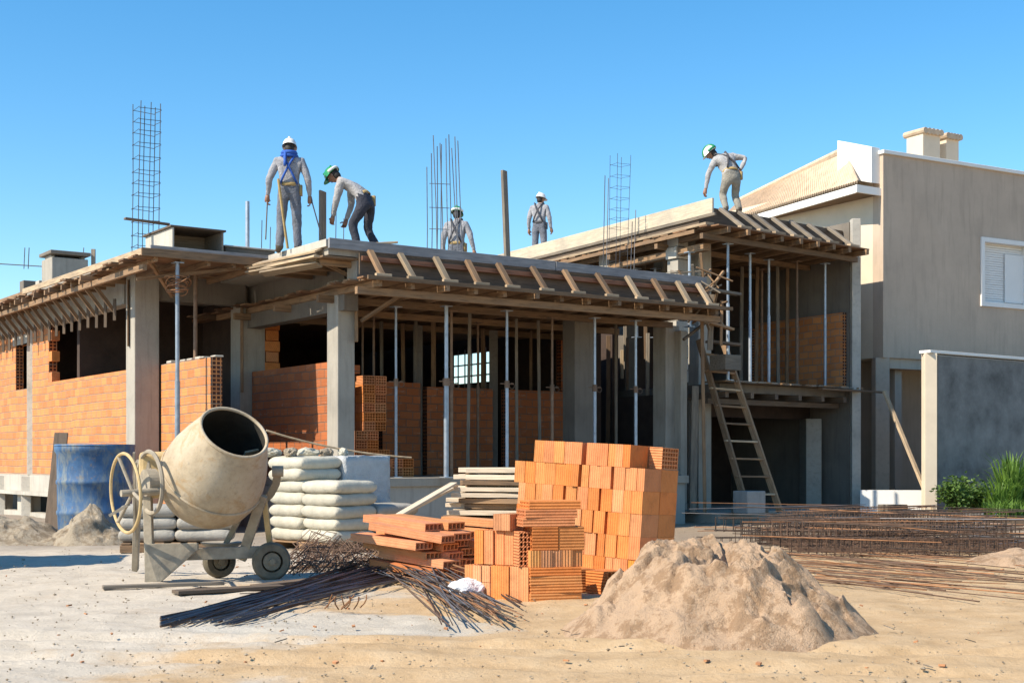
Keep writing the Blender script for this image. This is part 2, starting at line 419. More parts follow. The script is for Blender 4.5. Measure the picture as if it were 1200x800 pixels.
def wallseg(name, p, q, z0, z1, th, mat, parent=None, holes=(), bev=0, side=0, z0b=None, ragged=0):
    """wall from p to q (plan points), holes = (x0,x1,za,zb) along it; local X along the wall, Z up from 0"""
    p = Vector((p[0], p[1], 0)); q = Vector((q[0], q[1], 0)); L = (q-p).length
    xs = sorted({0, L, *[h[0] for h in holes], *[h[1] for h in holes]}); zs = sorted({z0, z1, *[h[2] for h in holes], *[h[3] for h in holes]})
    xs = [x for x in xs if -1e-6 <= x <= L+1e-6]; zs = [z for z in zs if z0-1e-6 <= z <= z1+1e-6]
    bm = bmesh.new(); y0 = -th/2+side*th/2; y1 = y0+th; V = {}
    def vv(i, j, k):
        if (i, j, k) not in V: V[(i,j,k)] = bm.verts.new((xs[i], (y0, y1)[j], zs[k]))
        return V[(i,j,k)]
    solid = {}
    for i in range(len(xs)-1):
        for k in range(len(zs)-1):
            cx = (xs[i]+xs[i+1])/2; cz = (zs[k]+zs[k+1])/2
            solid[(i,k)] = not any(h[0] < cx < h[1] and h[2] < cz < h[3] for h in holes)
    S = lambda i, k: solid.get((i, k), False)
    for (i, k), s_ in solid.items():
        if not s_: continue
        bm.faces.new((vv(i,0,k), vv(i+1,0,k), vv(i+1,0,k+1), vv(i,0,k+1)))
        bm.faces.new((vv(i,1,k), vv(i,1,k+1), vv(i+1,1,k+1), vv(i+1,1,k)))
        if not S(i-1,k): bm.faces.new((vv(i,0,k), vv(i,0,k+1), vv(i,1,k+1), vv(i,1,k)))
        if not S(i+1,k): bm.faces.new((vv(i+1,0,k), vv(i+1,1,k), vv(i+1,1,k+1), vv(i+1,0,k+1)))
        if not S(i,k-1): bm.faces.new((vv(i,0,k), vv(i,1,k), vv(i+1,1,k), vv(i+1,0,k)))
        if not S(i,k+1): bm.faces.new((vv(i,0,k+1), vv(i+1,0,k+1), vv(i+1,1,k+1), vv(i,1,k+1)))
    me = bpy.data.meshes.new(name); bm.to_mesh(me); bm.free()
    a = math.atan2((q-p).y, (q-p).x)
    return link(name, me, mat, parent, p, Euler((0,0,a)), bev=bev)
def copy_tree(o, parent=None):
    c = o.copy(); COL.objects.link(c)
    if parent is not None: c.parent = parent
    for ch in list(o.children): copy_tree(ch, c)
    return c
# ------------------------------------------------------------------ frames
A0 = Vector((-2.69, 20.0, 0)); TH = rad(35)
MU = Vector((math.cos(TH), math.sin(TH), 0)); MV = Vector((-math.sin(TH), math.cos(TH), 0))
def m(u, v, z=0): return A0 + MU*u + MV*v + Vector((0,0,z))
def m_px_v(px, v):                       # u where the pixel column meets the plane v
    k = (px-600)/F; b = m(0, v); return (k*b.y-b.x)/(MU.x-k*MU.y)
def m_px_u(px, u):
    k = (px-600)/F; b = m(u, 0); return (k*b.y-b.x)/(MV.x-k*MV.y)
def zat(p, py): return CAM_H+(HZ-py)*p.y/F
B0 = Vector((3.67, 25.0, 0))
RU = Vector((math.cos(rad(40)), math.sin(rad(40)), 0)); RV = Vector((-.5, .866, 0))
def r(u, v, z=0): return B0 + RU*u + RV*v + Vector((0,0,z))
def r_px_v(px, v):
    k = (px-600)/F; b = r(0, v); return (k*b.y-b.x)/(RU.x-k*RU.y)
def r_px_u(px, u):
    k = (px-600)/F; b = r(u, 0); return (k*b.y-b.x)/(RV.x-k*RV.y)
N0 = Vector((7.885, 29.0, 0)); NU = Vector((math.cos(rad(30)), math.sin(rad(30)), 0)); NV = Vector((-.5, .866, 0))
def n_(u, v, z=0): return N0 + NU*u + NV*v + Vector((0,0,z))
def n_px_v(px, v):
    k = (px-600)/F; b = n_(0, v); return (k*b.y-b.x)/(NU.x-k*NU.y)

# ------------------------------------------------------------------ ground
def build_ground():
    def axis(lo, hi, st, far):
        xs = [lo+i*st for i in range(int((hi-lo)/st)+1)]
        d = st; x = xs[-1]
        while x < far: d *= 1.6; x += d; xs.append(x)
        d = st; x = xs[0]
        while x > -far: d *= 1.6; x -= d; xs.insert(0, x)
        return xs
    X = axis(-9, 12, .075, 300); Y = axis(4.5, 27, .075, 400); vs = []; fs = []
    for y in Y:
        for x in X:
            p = Vector((x, y, 0)); near = -12 < x < 15 and 2 < y < 30
            z = 0
            if near:
                z = .035*(noise.noise(p*.5)) + .022*noise.noise(p*1.7+Vector((5,2,1))) + .012*noise.noise(p*4.3) + .010*noise.noise(p*9) + .004*noise.noise(p*21)
                # wheel ruts
                d = abs((y-8.1) + .12*(x-1) + .15*noise.noise(Vector((x*.4, 3, 0)))); z += -.045*math.exp(-(d/.13)**2)+.02*math.exp(-((d-.24)/.10)**2)
                d = abs((y-7.25) + .12*(x-1) + .15*noise.noise(Vector((x*.4, 3, 0)))); z += -.035*math.exp(-(d/.13)**2)+.015*math.exp(-((d-.24)/.10)**2)
                d = abs((y-13.9) + .05*x); z -= .02*math.exp(-(d/.25)**2)
            vs.append((x, y, z-.01))
    nx = len(X)
    for j in range(len(Y)-1):
        for i in range(nx-1): fs.append((j*nx+i, j*nx+i+1, (j+1)*nx+i+1, (j+1)*nx+i))
    mb = MB(); mb.add(vs, fs)
    o = mb.build('ground', M['ground'], org=(0,0,0), smooth=True); o['kind'] = 'structure'
build_ground()

# ------------------------------------------------------------------ low front block
FL = .84; TOP = 4.35
UL = m_px_v(158, 4.0)+.10                            # plane of the left facade
hs = thing('unfinished_house', m(2.5, 5, 0), 'unfinished low front block with bare concrete columns, brick half walls and timber formwork roof', 'building')
# floor + plinth
MB().prism([m(-1.5,4), m(.2,4), m(.2,.5), m(7.55,.5), m(7.55,14), m(-1.5,14)], .70, FL).build('floor_slab', M['floor'], hs, bev=.01)
wallseg('plinth', m(.2,.55), m(7.5,.55), -.1, .70, .22, M['conc'], hs, side=1)
wallseg('plinth', m(.25,3.8), m(.25,.8), -.1, .70, .2, M['conc'], hs)
# left facade plinth with the black vents
vA = [(m_px_u(a,UL), m_px_u(b,UL)) for a, b in ((70,40), (28,8))]
wallseg('plinth', m(UL,4.45), m(UL,15), -.1, .82, .26, M['conc_light'], hs,
        holes=[(a-4.45, b-4.45, .08, .42) for a, b in vA] + [(9.3, 10.0, .08, .42)])
wallseg('plinth', m(UL-.22,4.6), m(UL-.22,15), .43, .50, .16, M['conc_light'], hs)
wallseg('vent_dark_sheet', m(-.6,4.3), m(-.6,15), -.1, .69, .1, M['dark'], hs)  # near-black sheet, its colour makes the dark behind the vents
for v in (4.55, m_px_u(34,UL-.12), m_px_u(4,UL-.12)):
    beam('plinth_post', m(UL-.16,v,-.1), m(UL-.16,v,.8), .2, .12, M['conc_light'], hs, .01)
# left facade wall : window 62..140, little opening 22..37
w0, w1 = m_px_u(139,UL), m_px_u(62,UL); s0, s1 = m_px_u(37,UL), m_px_u(23,UL)
z_s = zat(m(UL,s0),455); z_t = zat(m(UL,s0),402)
wallseg('brick_wall', m(UL,4.2), m(UL,15), .82, 3.72, .16, M['brickwall'], hs,
        holes=[(0.0, w1-4.2, 2.62, 3.72), (s0-4.2, s1-4.2, z_s, z_t)])
wallseg('lintel', m(UL-.04,s0-.15), m(UL-.04,s1+.15), z_t, z_t+.18, .12, M['conc_light'], hs)
v_p = m_px_u(41,UL)
beam('column', m(UL-.04,v_p,.82), m(UL-.04,v_p,3.72), .17, .22, M['conc_light'], hs, .006)
for i in range(6):                                   # toothed jamb of the window
    z = 2.62+i*.2
    if i % 2 == 0: MB().box(m(UL, w1-.09, z+.098), (.155, .2, .19), TH).build('brick_tooth', M['brick'], hs, bev=.004)
wallseg('beam', m(UL,4.5), m(UL,15), 3.725, 4.16, .22, M['conc'], hs)
# columns
def col(u, v, z0, z1, a=.36, b=.36, mat='conc'):
    o = MB().box((0,0,(z1-z0)/2), (a, b, z1-z0)).mesh('column')
    return link('column', o, M[mat], hs, m(u, v, z0), Euler((0,0,TH)), bev=.012)
cu = m_px_v(158, 4.0)                                # near edge of the corner column
col(cu+.21, 4.22, 0, 4.2, .42, .42)
beam('formwork_strip', m(cu-.02,4.25,3.0), m(cu-.02,4.25,4.1), .02, .09, M['wood'], hs)
u2 = m_px_v(281, 4.3); col(u2+.24, 4.5, FL, 4.2, .48, .4)
beam('formwork_strip', m(u2+.03,4.28,2.3), m(u2+.03,4.28,4.0), .05, .03, M['wood'], hs)
u3 = m_px_v(395, .9); col(u3+.16, 1.08, FL, 3.9, .30, .36)
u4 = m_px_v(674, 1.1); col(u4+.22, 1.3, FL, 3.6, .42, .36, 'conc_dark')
u5 = m_px_v(781, 1.0); col(u5+.17, 1.2, FL, 3.6, .34, .36)
u6 = m_px_v(801, .8); col(u6+.06, .95, .2, 3.5, .16, .2)
# beams below the left roof
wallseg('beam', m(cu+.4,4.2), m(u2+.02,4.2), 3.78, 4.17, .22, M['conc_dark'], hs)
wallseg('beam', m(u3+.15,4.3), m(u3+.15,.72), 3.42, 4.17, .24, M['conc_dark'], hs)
# inner walls
wallseg('brick_wall', m(u3+.17,1.3), m(u3+.17,4.25), FL, 2.66, .15, M['brickwall_shade'], hs)
wallseg('brick_wall', m(u3+.62,2.2), m(u3+.62,2.6), FL, 2.72, .15, M['brickwall_shade'], hs)
wallseg('brick_wall', m(u2+.5,4.45), m(u2+.78,4.45), 2.66, 3.75, .15, M['brickwall_shade'], hs)
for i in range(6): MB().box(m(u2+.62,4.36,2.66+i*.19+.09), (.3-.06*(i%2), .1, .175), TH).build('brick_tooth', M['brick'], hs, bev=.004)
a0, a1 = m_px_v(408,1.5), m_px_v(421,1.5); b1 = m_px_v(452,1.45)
wallseg('lintel', m(a0,1.55), m(a1,1.55), 2.5, 2.64, .15, M['brickwall_shade'], hs)
wallseg('brick_wall', m(a0,1.95), m(a1+.25,1.95), FL, 2.5, .15, M['brickwall_shade'], hs)
# half wall at the back of the porch, with two dark joints
hz = 2.44; hv = 3.2
gaps = [(m_px_v(490,hv), m_px_v(498,hv)), (m_px_v(575,hv), m_px_v(590,hv))]
us = [m_px_v(446,hv), gaps[0][0], gaps[0][1], gaps[1][0], gaps[1][1], m_px_v(684,hv)]
for i in (0, 2, 4): wallseg('brick_wall', m(us[i],hv), m(us[i+1],hv), FL, hz+(.06 if i == 0 else 0), .15, M['brickwall_shade'], hs)
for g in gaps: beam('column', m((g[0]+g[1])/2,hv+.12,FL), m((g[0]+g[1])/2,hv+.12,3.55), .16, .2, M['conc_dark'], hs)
wallseg('brick_wall', m(m_px_v(655,3.8),3.8), m(m_px_v(684,3.8),3.8), 2.5, 3.5, .15, M['brickwall_shade'], hs)
# back walls : one opening shows the sky
bv = 12.0
wallseg('back_wall', m(-1.3,bv), m(7.6,bv), FL, 4.24, .15, M['wall_shade'], hs)
wallseg('inner_wall', m(2.2,7.0), m(2.2,12), FL, 3.82, .15, M['wall_shade'], hs)
wallseg('inner_wall', m(UL+.1,7.6), m(1.2,7.6), FL, 4.2, .15, M['wall_shade'], hs)
wallseg('inner_wall', m(1.2,5.6), m(1.2,7.5), FL, 4.1, .15, M['wall_shade'], hs)
wallseg('brick_wall', m(m_px_v(702,5.2),5.2), m(7.6,5.2), 2.9, 3.8, .15, M['brickwall_shade'], hs,
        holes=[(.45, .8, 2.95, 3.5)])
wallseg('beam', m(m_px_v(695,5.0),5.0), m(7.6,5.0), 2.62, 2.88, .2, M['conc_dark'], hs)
for pxx in (729, 777): beam('window_post', m(m_px_v(pxx,4.9),4.9,2.88), m(m_px_v(pxx,4.9),4.9,3.5), .07, .05, M['wood_pale'], hs)
h0, h1 = m_px_u(577,7.6), m_px_u(529,7.6); yb = m(7.6,(h0+h1)/2).y
wallseg('side_wall', m(7.6,3.2), m(7.6,12), FL, 3.83, .15, M['wall_shade'], hs, holes=[(h0-3.2, h1-3.2, CAM_H+(HZ-449)*yb/F, 3.52)])
for k in range(6):
    vv_ = h0+(h1-h0)*(k+.3)/6; beam('window_bar', m(7.48,vv_,2.4), m(7.48,vv_,3.6), .03, .03, M['rebar_grey'], hs, 0)
for zz in (3.0, 3.25): beam('window_bar', m(7.47,h0-.1,zz), m(7.47,h1+.1,zz), .03, .03, M['rebar_grey'], hs, 0)
MB().box(m(7.55,(h0+h1)/2-.5,2.75), (.1,1.0,.10), TH).build('window_sill', M['conc_dark'], hs)

# roof slabs (concrete) + timber decks below
SB = 3.81; rr = random.Random(3)
MB().prism([m(.02,.04), m(7.38,.04), m(7.38,13.9), m(.55,13.9), m(.55,4.0), m(.02,4.0)], 4.13, 4.27).build('roof_slab', M['conc'], hs)
MB().prism([m(.5,.05), m(7.37,.05), m(7.37,.36), m(.5,.36)], SB, 4.128).build('edge_beam', M['conc'], hs)
for k_ in range(9): beam('deck_board', m(-.03+rr.uniform(-.08,.05),.12+k_*.21,4.10), m(u3+.0,.12+k_*.21,4.10), .2, .025, M['ply'] if k_%3 else M['wood'], hs, 0)
for k_ in range(4): beam('joist', m(-.02,.25+k_*.5,4.04), m(u3,.25+k_*.5,4.04), .06, .09, M['wood'], hs)
MB().prism([m(u3+.3,.4), m(7.37,.4), m(7.37,13.8), m(u3+.3,13.8)], 3.80, 3.86).build('ceiling', M['ply'], hs)
MB().prism([m(-1.95,2.02), m(.0,2.02), m(.0,4.02), m(.53,4.02), m(.53,13.9), m(-1.95,13.9)], 4.235, 4.30).build('roof_slab', M['conc'], hs)
# soffit boards of the front deck: laid along u, their ends ragged, v = -.42 .. 6
for i in range(34):
    v0 = -.42+i*.2
    if v0 > 6.2: break
    ua = .42+rr.uniform(-.12,.1); ub = 7.55+rr.uniform(-.12,.18)
    beam('deck_board', m(ua,v0+.1,3.782), m(ub,v0+.1,3.782), .19, .025, M['ply'] if rr.random() < .6 else M['wood'], hs, 0)
for i in range(13):                                   # joists under the boards, running front to back
    uu = .65+i*.56
    beam('joist', m(uu,-.36+rr.uniform(-.12,.06),3.715), m(uu,5.6,3.715), .07, .10, M['wood'], hs)
for v0 in (-.2, 1.05, 2.6, 4.2):
    beam('bearer', m(.35,v0,3.607), m(7.62,v0,3.607), .08, .11, M['wood'], hs)
# side form, fascia, struts
beam('side_form', m(.5,-.02,4.0), m(7.42,-.02,4.0), .03, .38, M['wood_dark'], hs)
beam('fascia_board', m(-.02,-.05,4.285), m(4.1,-.05,4.285), .05, .15, M['fascia'], hs)
beam('fascia_board', m(4.11,-.06,4.28), m(7.44,-.06,4.28), .05, .145, M['fascia'], hs)
beam('waler', m(.5,-.085,4.1), m(7.4,-.085,4.1), .06, .07, M['ply_red'], hs)
beam('deck_edge_board', m(.4,-.46,3.775), m(7.7,-.46,3.775), .04, .06, M['wood'], hs)
kpx = [437, 474, 515, 552, 588, 628, 665, 704, 739, 770, 797, 822]
for px_ in kpx:
    uu = m_px_v(px_-5, -.1)
    beam('strut', m(uu+rr.uniform(-.02,.02),-.125,4.215), m(uu+.03+rr.uniform(-.04,.04),-.42,3.82), .10, .055, M['wood' if rr.random() < .5 else 'wood_pale'], hs)
    beam('cleat', m(uu-.06,-.42,3.825), m(uu+.2,-.42,3.825), .06, .05, M['wood_pale'], hs)
# left return of the front deck: planks sticking out, brace
beam('fascia_board', m(-.02,0.0,4.295), m(-.02,1.98,4.295), .04, .11, M['conc_light'], hs)
for i, (d, z, l) in enumerate(((.12,4.20,1.9), (.26,4.14,1.7), (.02,4.10,1.5), (.32,4.06,1.75), (.20,4.0,1.3))):
    beam('plank_end', m(-.12+d*.4, .1+d*.6, z), m(-.25-d*.3, .3+l, z-.01), .14, .03, M['wood_pale'], hs, roll=.2*(i-2))
beam('brace', m(u3+.40,.86,3.28), m(u3+.85,.2,3.72), .07, .05, M['wood'], hs)
beam('brace', m(.1,.5,4.1), m(u3+.5,.35,3.68), .05, .05, M['wood'], hs)
beam('brace', m(u3+.30,.83,2.95), m(u3+.30,.83,3.6), .05, .07, M['wood'], hs)
MB().box(m(u3+.46,.2,3.97), (.28,.3,.36), TH).build('formwork_corner', M['conc'], hs, bev=.01)
# underside of the left eave (front) : boards along u
for i in range(11):
    v0 = 2.0+i*.19
    beam('deck_board', m(-2.05+rr.uniform(-.1,.06),v0+.09,4.205), m(.0+rr.uniform(-.02,.1),v0+.09,4.205), .18, .025, M['ply'] if i % 3 else M['wood'], hs, 0)
for i in range(5):
    uu = -1.85+i*.42; beam('joist', m(uu,2.03,4.15), m(uu,4.1,4.15), .06, .08, M['wood'], hs)
beam('deck_edge_board', m(-2.1,1.97,4.23), m(-.15,1.97,4.23), .04, .12, M['wood'], hs)
beam('deck_edge_board', m(-1.95,2.0,4.32), m(.1,1.99,4.32), .04, .05, M['fascia'], hs)
# left eave along the facade : ragged boards + joists + raking struts
v = 2.05
while v < 14.5:
    wd = rr.uniform(.16,.24)
    beam('deck_board', m(-2.08+rr.uniform(-.16,.1),v+wd/2,4.17+rr.uniform(-.012,.012)), m(-1.3,v+wd/2,4.19), wd*.95, .025, M['wood'] if rr.random() < .5 else M['ply'], hs, 0)
    v += wd
v = 4.5
while v < 14.5:
    beam('joist', m(-2.16+rr.uniform(-.08,.08),v,4.10), m(-1.4,v,4.10), .06, .09, M['wood'], hs)
    beam('strut', m(-2.02,v+.05,4.07), m(-1.64,v+.05,3.60), .05, .06, M['wood'], hs)
    beam('cleat', m(-1.645,v,3.45+rr.uniform(-.1,0)), m(-1.645,v,3.80), .05, .03, M['wood_dark'], hs)
    v += .46
beam('bearer', m(-2.0,2.1,4.02), m(-2.0,14.4,4.02), .07, .09, M['wood'], hs)
beam('deck_edge_board', m(-2.05,2.0,4.25), m(-2.12,8.2,4.26), .03, .10, M['wood_pale'], hs)
beam('deck_edge_board', m(-2.05,8.25,4.25), m(-2.05,14,4.27), .03, .09, M['wood'], hs)
beam('brace', m(-1.9,2.2,4.15), m(-1.0,3.6,3.8), .05, .06, M['wood'], hs)
beam('brace', m(-1.95,2.6,3.9), m(-.4,2.2,4.14), .05, .05, M['wood'], hs)

# reinforcement standing out of the slab (cast into the columns)
def cage(parent, base, top, a, b, n, rbar=.009, mat='rebar_grey', step=.17, extra=0, nm='rebar_cage'):
    mb = MB(); base = Vector(base); top = Vector(top); ax = (top-base); L = ax.length; rq = random.Random(n)
    pts = [(x, y) for x in (-a/2, a/2) for y in (-b/2, b/2)]
    if n > 4: pts += [(0, -b/2), (0, b/2)]
    for (x, y) in pts:
        o = MU*x+MV*y; t = top+o+Vector((rq.uniform(-.03,.03), 0, rq.uniform(-.1,.15)*extra))
        mb.tube([base+o, base.lerp(top,.5)+o+Vector((rq.uniform(-.015,.015),0,0)), t], rbar, 5)
    k = 0; z = .1
    while z < L-.03:
        c = base + ax*(z/L); q = [c+MU*x+MV*y for (x, y) in ((-a/2-.012,-b/2-.012),(a/2+.012,-b/2-.012),(a/2+.012,b/2+.012),(-a/2-.012,b/2+.012))]
        for i in range(4): mb.tube([q[i], q[(i+1)%4]+Vector((0,0,.015))], rbar*.65, 4)
        z += step*rq.uniform(.85,1.15)
    return mb.build(nm, M[mat], parent, org=base)
pc = W(170,282,21.9); cage(hs, (pc.x,pc.y,4.2), W(172.5,122,21.9), .34, .28, 6, .0075, step=.2)
for k in range(5):
    p = m(-1.6+.18*k, 2.35+.1*k, 4.30); 
beam('plank', W(146,256,21.2), W(198,263,21.6), .1, .03, M['wood_dark'], hs)
# loose starter bars in the middle
rq = random.Random(5)
for (xb, xt, yt) in ((500,500,195),(505,505,178),(511,512,170),(517,518,172),(520,515,165),(527,522,160),(532,526,158),(538,533,160),(545,537,168),(513,508,160),(540,529,172)):
    p = W(xb,300,24.6); q = W(xt,yt,24.6); dz = Vector((0, rq.uniform(-.2,.2), 0)); p.z = 4.2
    MB().tube([p+dz, (p+q)/2+dz+Vector((rq.uniform(-.02,.02),0,0)), q+dz], .009, 5).build('starter_bar', M['rebar_grey'], hs, org=p)
for zz in (215, 243, 268):
    a = W(503,zz,24.6); b = W(527,zz+1,24.6); MB().tube([a, b], .006, 4).build('stirrup', M['rebar_grey'], hs)
pc = W(723,316,26.6); cage(hs, (pc.x,pc.y,4.1), W(727,182,26.6), .28, .22, 4, .005, step=.2)
MB().box((pc.x,pc.y,4.42), (.36,.3,.34), TH).build('column_stub', M['conc'], hs, bev=.01)
for px_ in (706, 710, 738, 742):
    p = W(px_,320,26.6); p.z = 4.2; q = W(px_+3,R.uniform(232,262)-40*(px_<720),26.6)
    MB().tube([p, q], .008, 4).build('starter_bar', M['rebar_grey'], hs, org=p)
for (px_, top, Y) in ((306,258,22),(393,238,22.2),(402,256,22.2),(316,266,22)):
    p = W(px_,290,Y); p.z = 4.2; MB().tube([p, W(px_+1,top,Y)], .007, 4).build('starter_bar', M['rebar_grey'], hs, org=p)
# upstands / tank housings on the roof at the far left
def block(name, p, d, mat, par, bev=.012): return link(name, MB().box((0,0,d[2]/2), d).mesh(name), mat, par, p, Euler((0,0,TH)), bev=bev)
pq = W(76,322,27.5); pq.z = 4.26
tk = block('tank_housing', pq, (.72,.7,.88), M['conc'], hs); 
pq2 = Vector((pq.x, pq.y, 5.203)); block('tank_lid', pq2, (.80,.8,.07), M['conc_dark'], hs)
for dx in (-.3, .3): block('lid_block', pq+MU*dx+Vector((0,0,.88)), (.08,.4,.06), M['conc'], hs)
beam('formwork_strip', pq+MU*.46+MV*-.36, pq+MU*.46+MV*-.36+Vector((0,0,1.1)), .08, .05, M['wood_grey'], hs)
pq = W(33,335,29.5); pq.z = 4.26; block('upstand', pq, (.28,.3,.72), M['conc_dark'], hs)
pq = W(12,340,30.5); pq.z = 4.26; block('upstand', pq, (.9,.25,.36), M['conc_light'], hs)
pq = W(58,335,27.9); pq.z = 4.26; block('upstand', pq, (.5,.25,.5), M['conc_light'], hs)
for px_ in (28, 33, 97):
    p = W(px_,315,29); MB().tube([p, p+Vector((.02,0,.45))], .01, 4).build('starter_bar', M['rebar_grey'], hs, org=p)
pp = W(286,290,21.9); pp.z = 4.30
block('upstand', pp, (.85,.5,.16), M['conc_dark'], hs); block('upstand_cap', pp+Vector((0,0,.163)), (.9,.55,.03), M['conc_light'], hs)

# porch wall standing in the sun left of the middle (hollow ends towards us)
ue = m_px_v(265, 1.9)
wallseg('brick_wall', m(ue-.16,4.0), m(ue-.16,1.9), -.05, 2.70, .19, M['brickwall'], hs)
for k in range(7):
    p = m(ue-.16+rr.uniform(-.06,.06), 1.95+k*.28, 2.70)
    block('mortar_lump', p, (rr.uniform(.1,.22), .2, rr.uniform(.02,.05)), M['conc_light'], hs, .01)

# ------------------------------------------------------------------ tall rear block
ht = thing('unfinished_house', r(2, 3, 0), 'unfinished taller rear block with cream roof edge board and brick bay over open garage', 'building')
T2 = 5.91
MB().prism([r(.03,.45), r(4.4,.45), r(4.4,8.5), r(.03,8.5)], 5.56, 5.84).build('roof_slab', M['conc'], ht)
beam('fascia_board', r(0,-.02,5.775), r(0,8.6,5.775), .04, .275, M['cream'], ht)
beam('fascia_board', r(-.012,-.1,5.605), r(-.012,8.4,5.605), .045, .05, M['wood_grey'], ht)
beam('side_form', r(.02,.4,5.47), r(.02,8.4,5.47), .03, .22, M['wood_dark'], ht)
beam('deck_edge_board', r(-.16,-.1,5.41), r(-.16,8.4,5.41), .2, .05, M['wood_pale'], ht)
beam('deck_edge_board', r(-.3,.2,5.30), r(-.3,5.4,5.30), .03, .07, M['wood'], ht)
for i in range(42):
    v0 = -.35+i*.2
    if v0 > 8: break
    beam('deck_board', r(-.15+rr.uniform(-.2,.05),v0+.1,5.36), r(4.37,v0+.1,5.36), .19, .025, M['ply'] if rr.random() < .6 else M['wood'], ht, 0)
for i in range(9):
    uu = .1+i*.52; beam('joist', r(uu,-.34+rr.uniform(-.1,.05),5.29), r(uu,6,5.29), .07, .1, M['wood'], ht)
for v0 in (0.0, 1.4, 3.0, 5): beam('bearer', r(-.3,v0,5.19), r(4.36,v0,5.19), .08, .1, M['wood'], ht)
beam('side_form', r(.04,.42,5.61), r(4.38,.42,5.61), .03, .47, M['wood_dark'], ht)
for i, px_ in enumerate((849, 871, 889, 910, 931, 952, 976)):
    uu = r_px_v(px_, .3); beam('strut', r(uu-.04,.38,5.84), r(uu+.02,-.22,5.42), .09, .06, M['wood_grey'], ht)
    beam('cleat', r(uu-.1,-.24,5.40), r(uu+.2,-.24,5.40), .09, .06, M['wood_pale'], ht)
# right party wall, pillar edge
wallseg('party_wall', r(4.48,.22), r(4.48,7), -.1, 6.0, .16, M['conc_dark'], ht)
beam('column', r(4.47,.12,-.1), r(4.47,.12,6.05), .18, .2, M['conc_light'], ht, .01)
wallseg('brick_wall', r(4.34,.32), r(4.34,3.2), 2.57, 4.15, .1, M['brickwall'], ht)
wallseg('brick_wall', r(r_px_v(893,3.1),3.1), r(4.28,3.1), 2.57, 4.05, .15, M['brickwall'], ht)
wallseg('wall', r(2.55,3.1), r(4.28,3.1), 4.052, 5.25, .14, M['wall_shade'], ht)
wallseg('back_wall', r(.1,7.5), r(4.4,7.5), -.1, 5.35, .15, M['wall_shade'], ht)
wallseg('side_wall', r(.2,3.4), r(.2,7.4), -.1, 4.0, .15, M['wall_shade'], ht)
wallseg('side_wall', r(.25,1.6), r(.25,3.3), .17, 2.4, .15, M['wall_shade'], ht)
wallseg('inner_wall', r(1.6,4.6), r(4.3,4.6), 2.57, 5.35, .12, M['wall_shade'], ht)
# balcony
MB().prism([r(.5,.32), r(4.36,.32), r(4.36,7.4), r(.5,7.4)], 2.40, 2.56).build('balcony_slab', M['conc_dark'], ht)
wallseg('balcony_beam', r(.3,1.5), r(4.37,1.5), 1.98, 2.398, .2, M['wall_shade'], ht)
for k_ in range(6): beam('bearer', r(.5+k_*.72,.1,2.34), r(.5+k_*.72,1.3,2.34), .08, .11, M['wood_dark'], ht)
beam('bearer', r(.3,.5,2.23), r(4.3,.5,2.23), .08, .1, M['wood_dark'], ht)
uu = .35
while uu < 4.5:
    wd = rr.uniform(.14,.24); beam('balcony_board', r(uu+wd/2,.05+rr.uniform(-.1,.06),2.585), r(uu+wd/2,.6,2.585), wd*.92, .03, M['wood_grey'] if rr.random() < .6 else M['wood'], ht, 0)
    uu += wd
beam('balcony_edge_board', r(3.2,.02,2.53), r(5.35,.02,2.53), .12, .035, M['wood'], ht)
# ground floor
MB().prism([r(-.2,-.4), r(4.56,-.1), r(4.56,7.6), r(-.2,7.6)], -.2, .17).build('floor_slab', M['floor'], ht, bev=.02)
c0, c1 = r_px_v(937,1.2), r_px_v(962,1.2)
beam('column', r((c0+c1)/2,1.2,.17), r((c0+c1)/2,1.2,1.98), .32, (c1-c0)*.95, M['conc'], ht, .01)
wallseg('wall', r(c1+.3,1.6), r(4.38,1.6), .17, .7, .14, M['conc'], ht)
wallseg('wall', r(c1+.55,1.2), r(4.38,1.2), .172, 1.98, .2, M['conc'], ht)
wallseg('inner_wall', r(.3,4), r(4.3,4), .17, 2.39, .12, M['wall_shade'], ht)
# left part : columns on the upper floor, seen over the low roof
def rcol(u, v, z0, z1, a, b, mat, nm='column'):
    return link(nm, MB().box((0,0,(z1-z0)/2), (a,b,z1-z0)).mesh(nm), M[mat], ht, r(u,v,z0), Euler((0,0,rad(36))), bev=.01)
v1 = r_px_u(800, .12)
pb = r(.12,v1+.2)
for k in range(12):
    zz = 2.6+k*.235
    link('brick_pier', MB().box((0,0,.115), (.32-.05*(k%2), .3, .222)).mesh('brick_pier'), M['conc_light'] if k%3 == 1 else M['conc'], ht, r(.14+.02*(k%2),v1+.2,zz), Euler((0,0,rad(36))), bev=.008)
rcol(.75, 1.2, .17, 5.4, .34, .3, 'conc'); rcol(.95, 2.6, 2.5, 5.4, .3, .3, 'conc_dark'); rcol(.15, 3.6, 4, 5.4, .25, .3, 'conc')
rcol(.15, 5.2, 3.8, 5.4, .25, .25, 'conc_light'); rcol(1.4, 4.5, 2.5, 5.4, .3, .3, 'conc_dark')
wallseg('beam', r(.12,.3), r(.12,7.2), 5.0, 5.135, .16, M['wood'], ht)
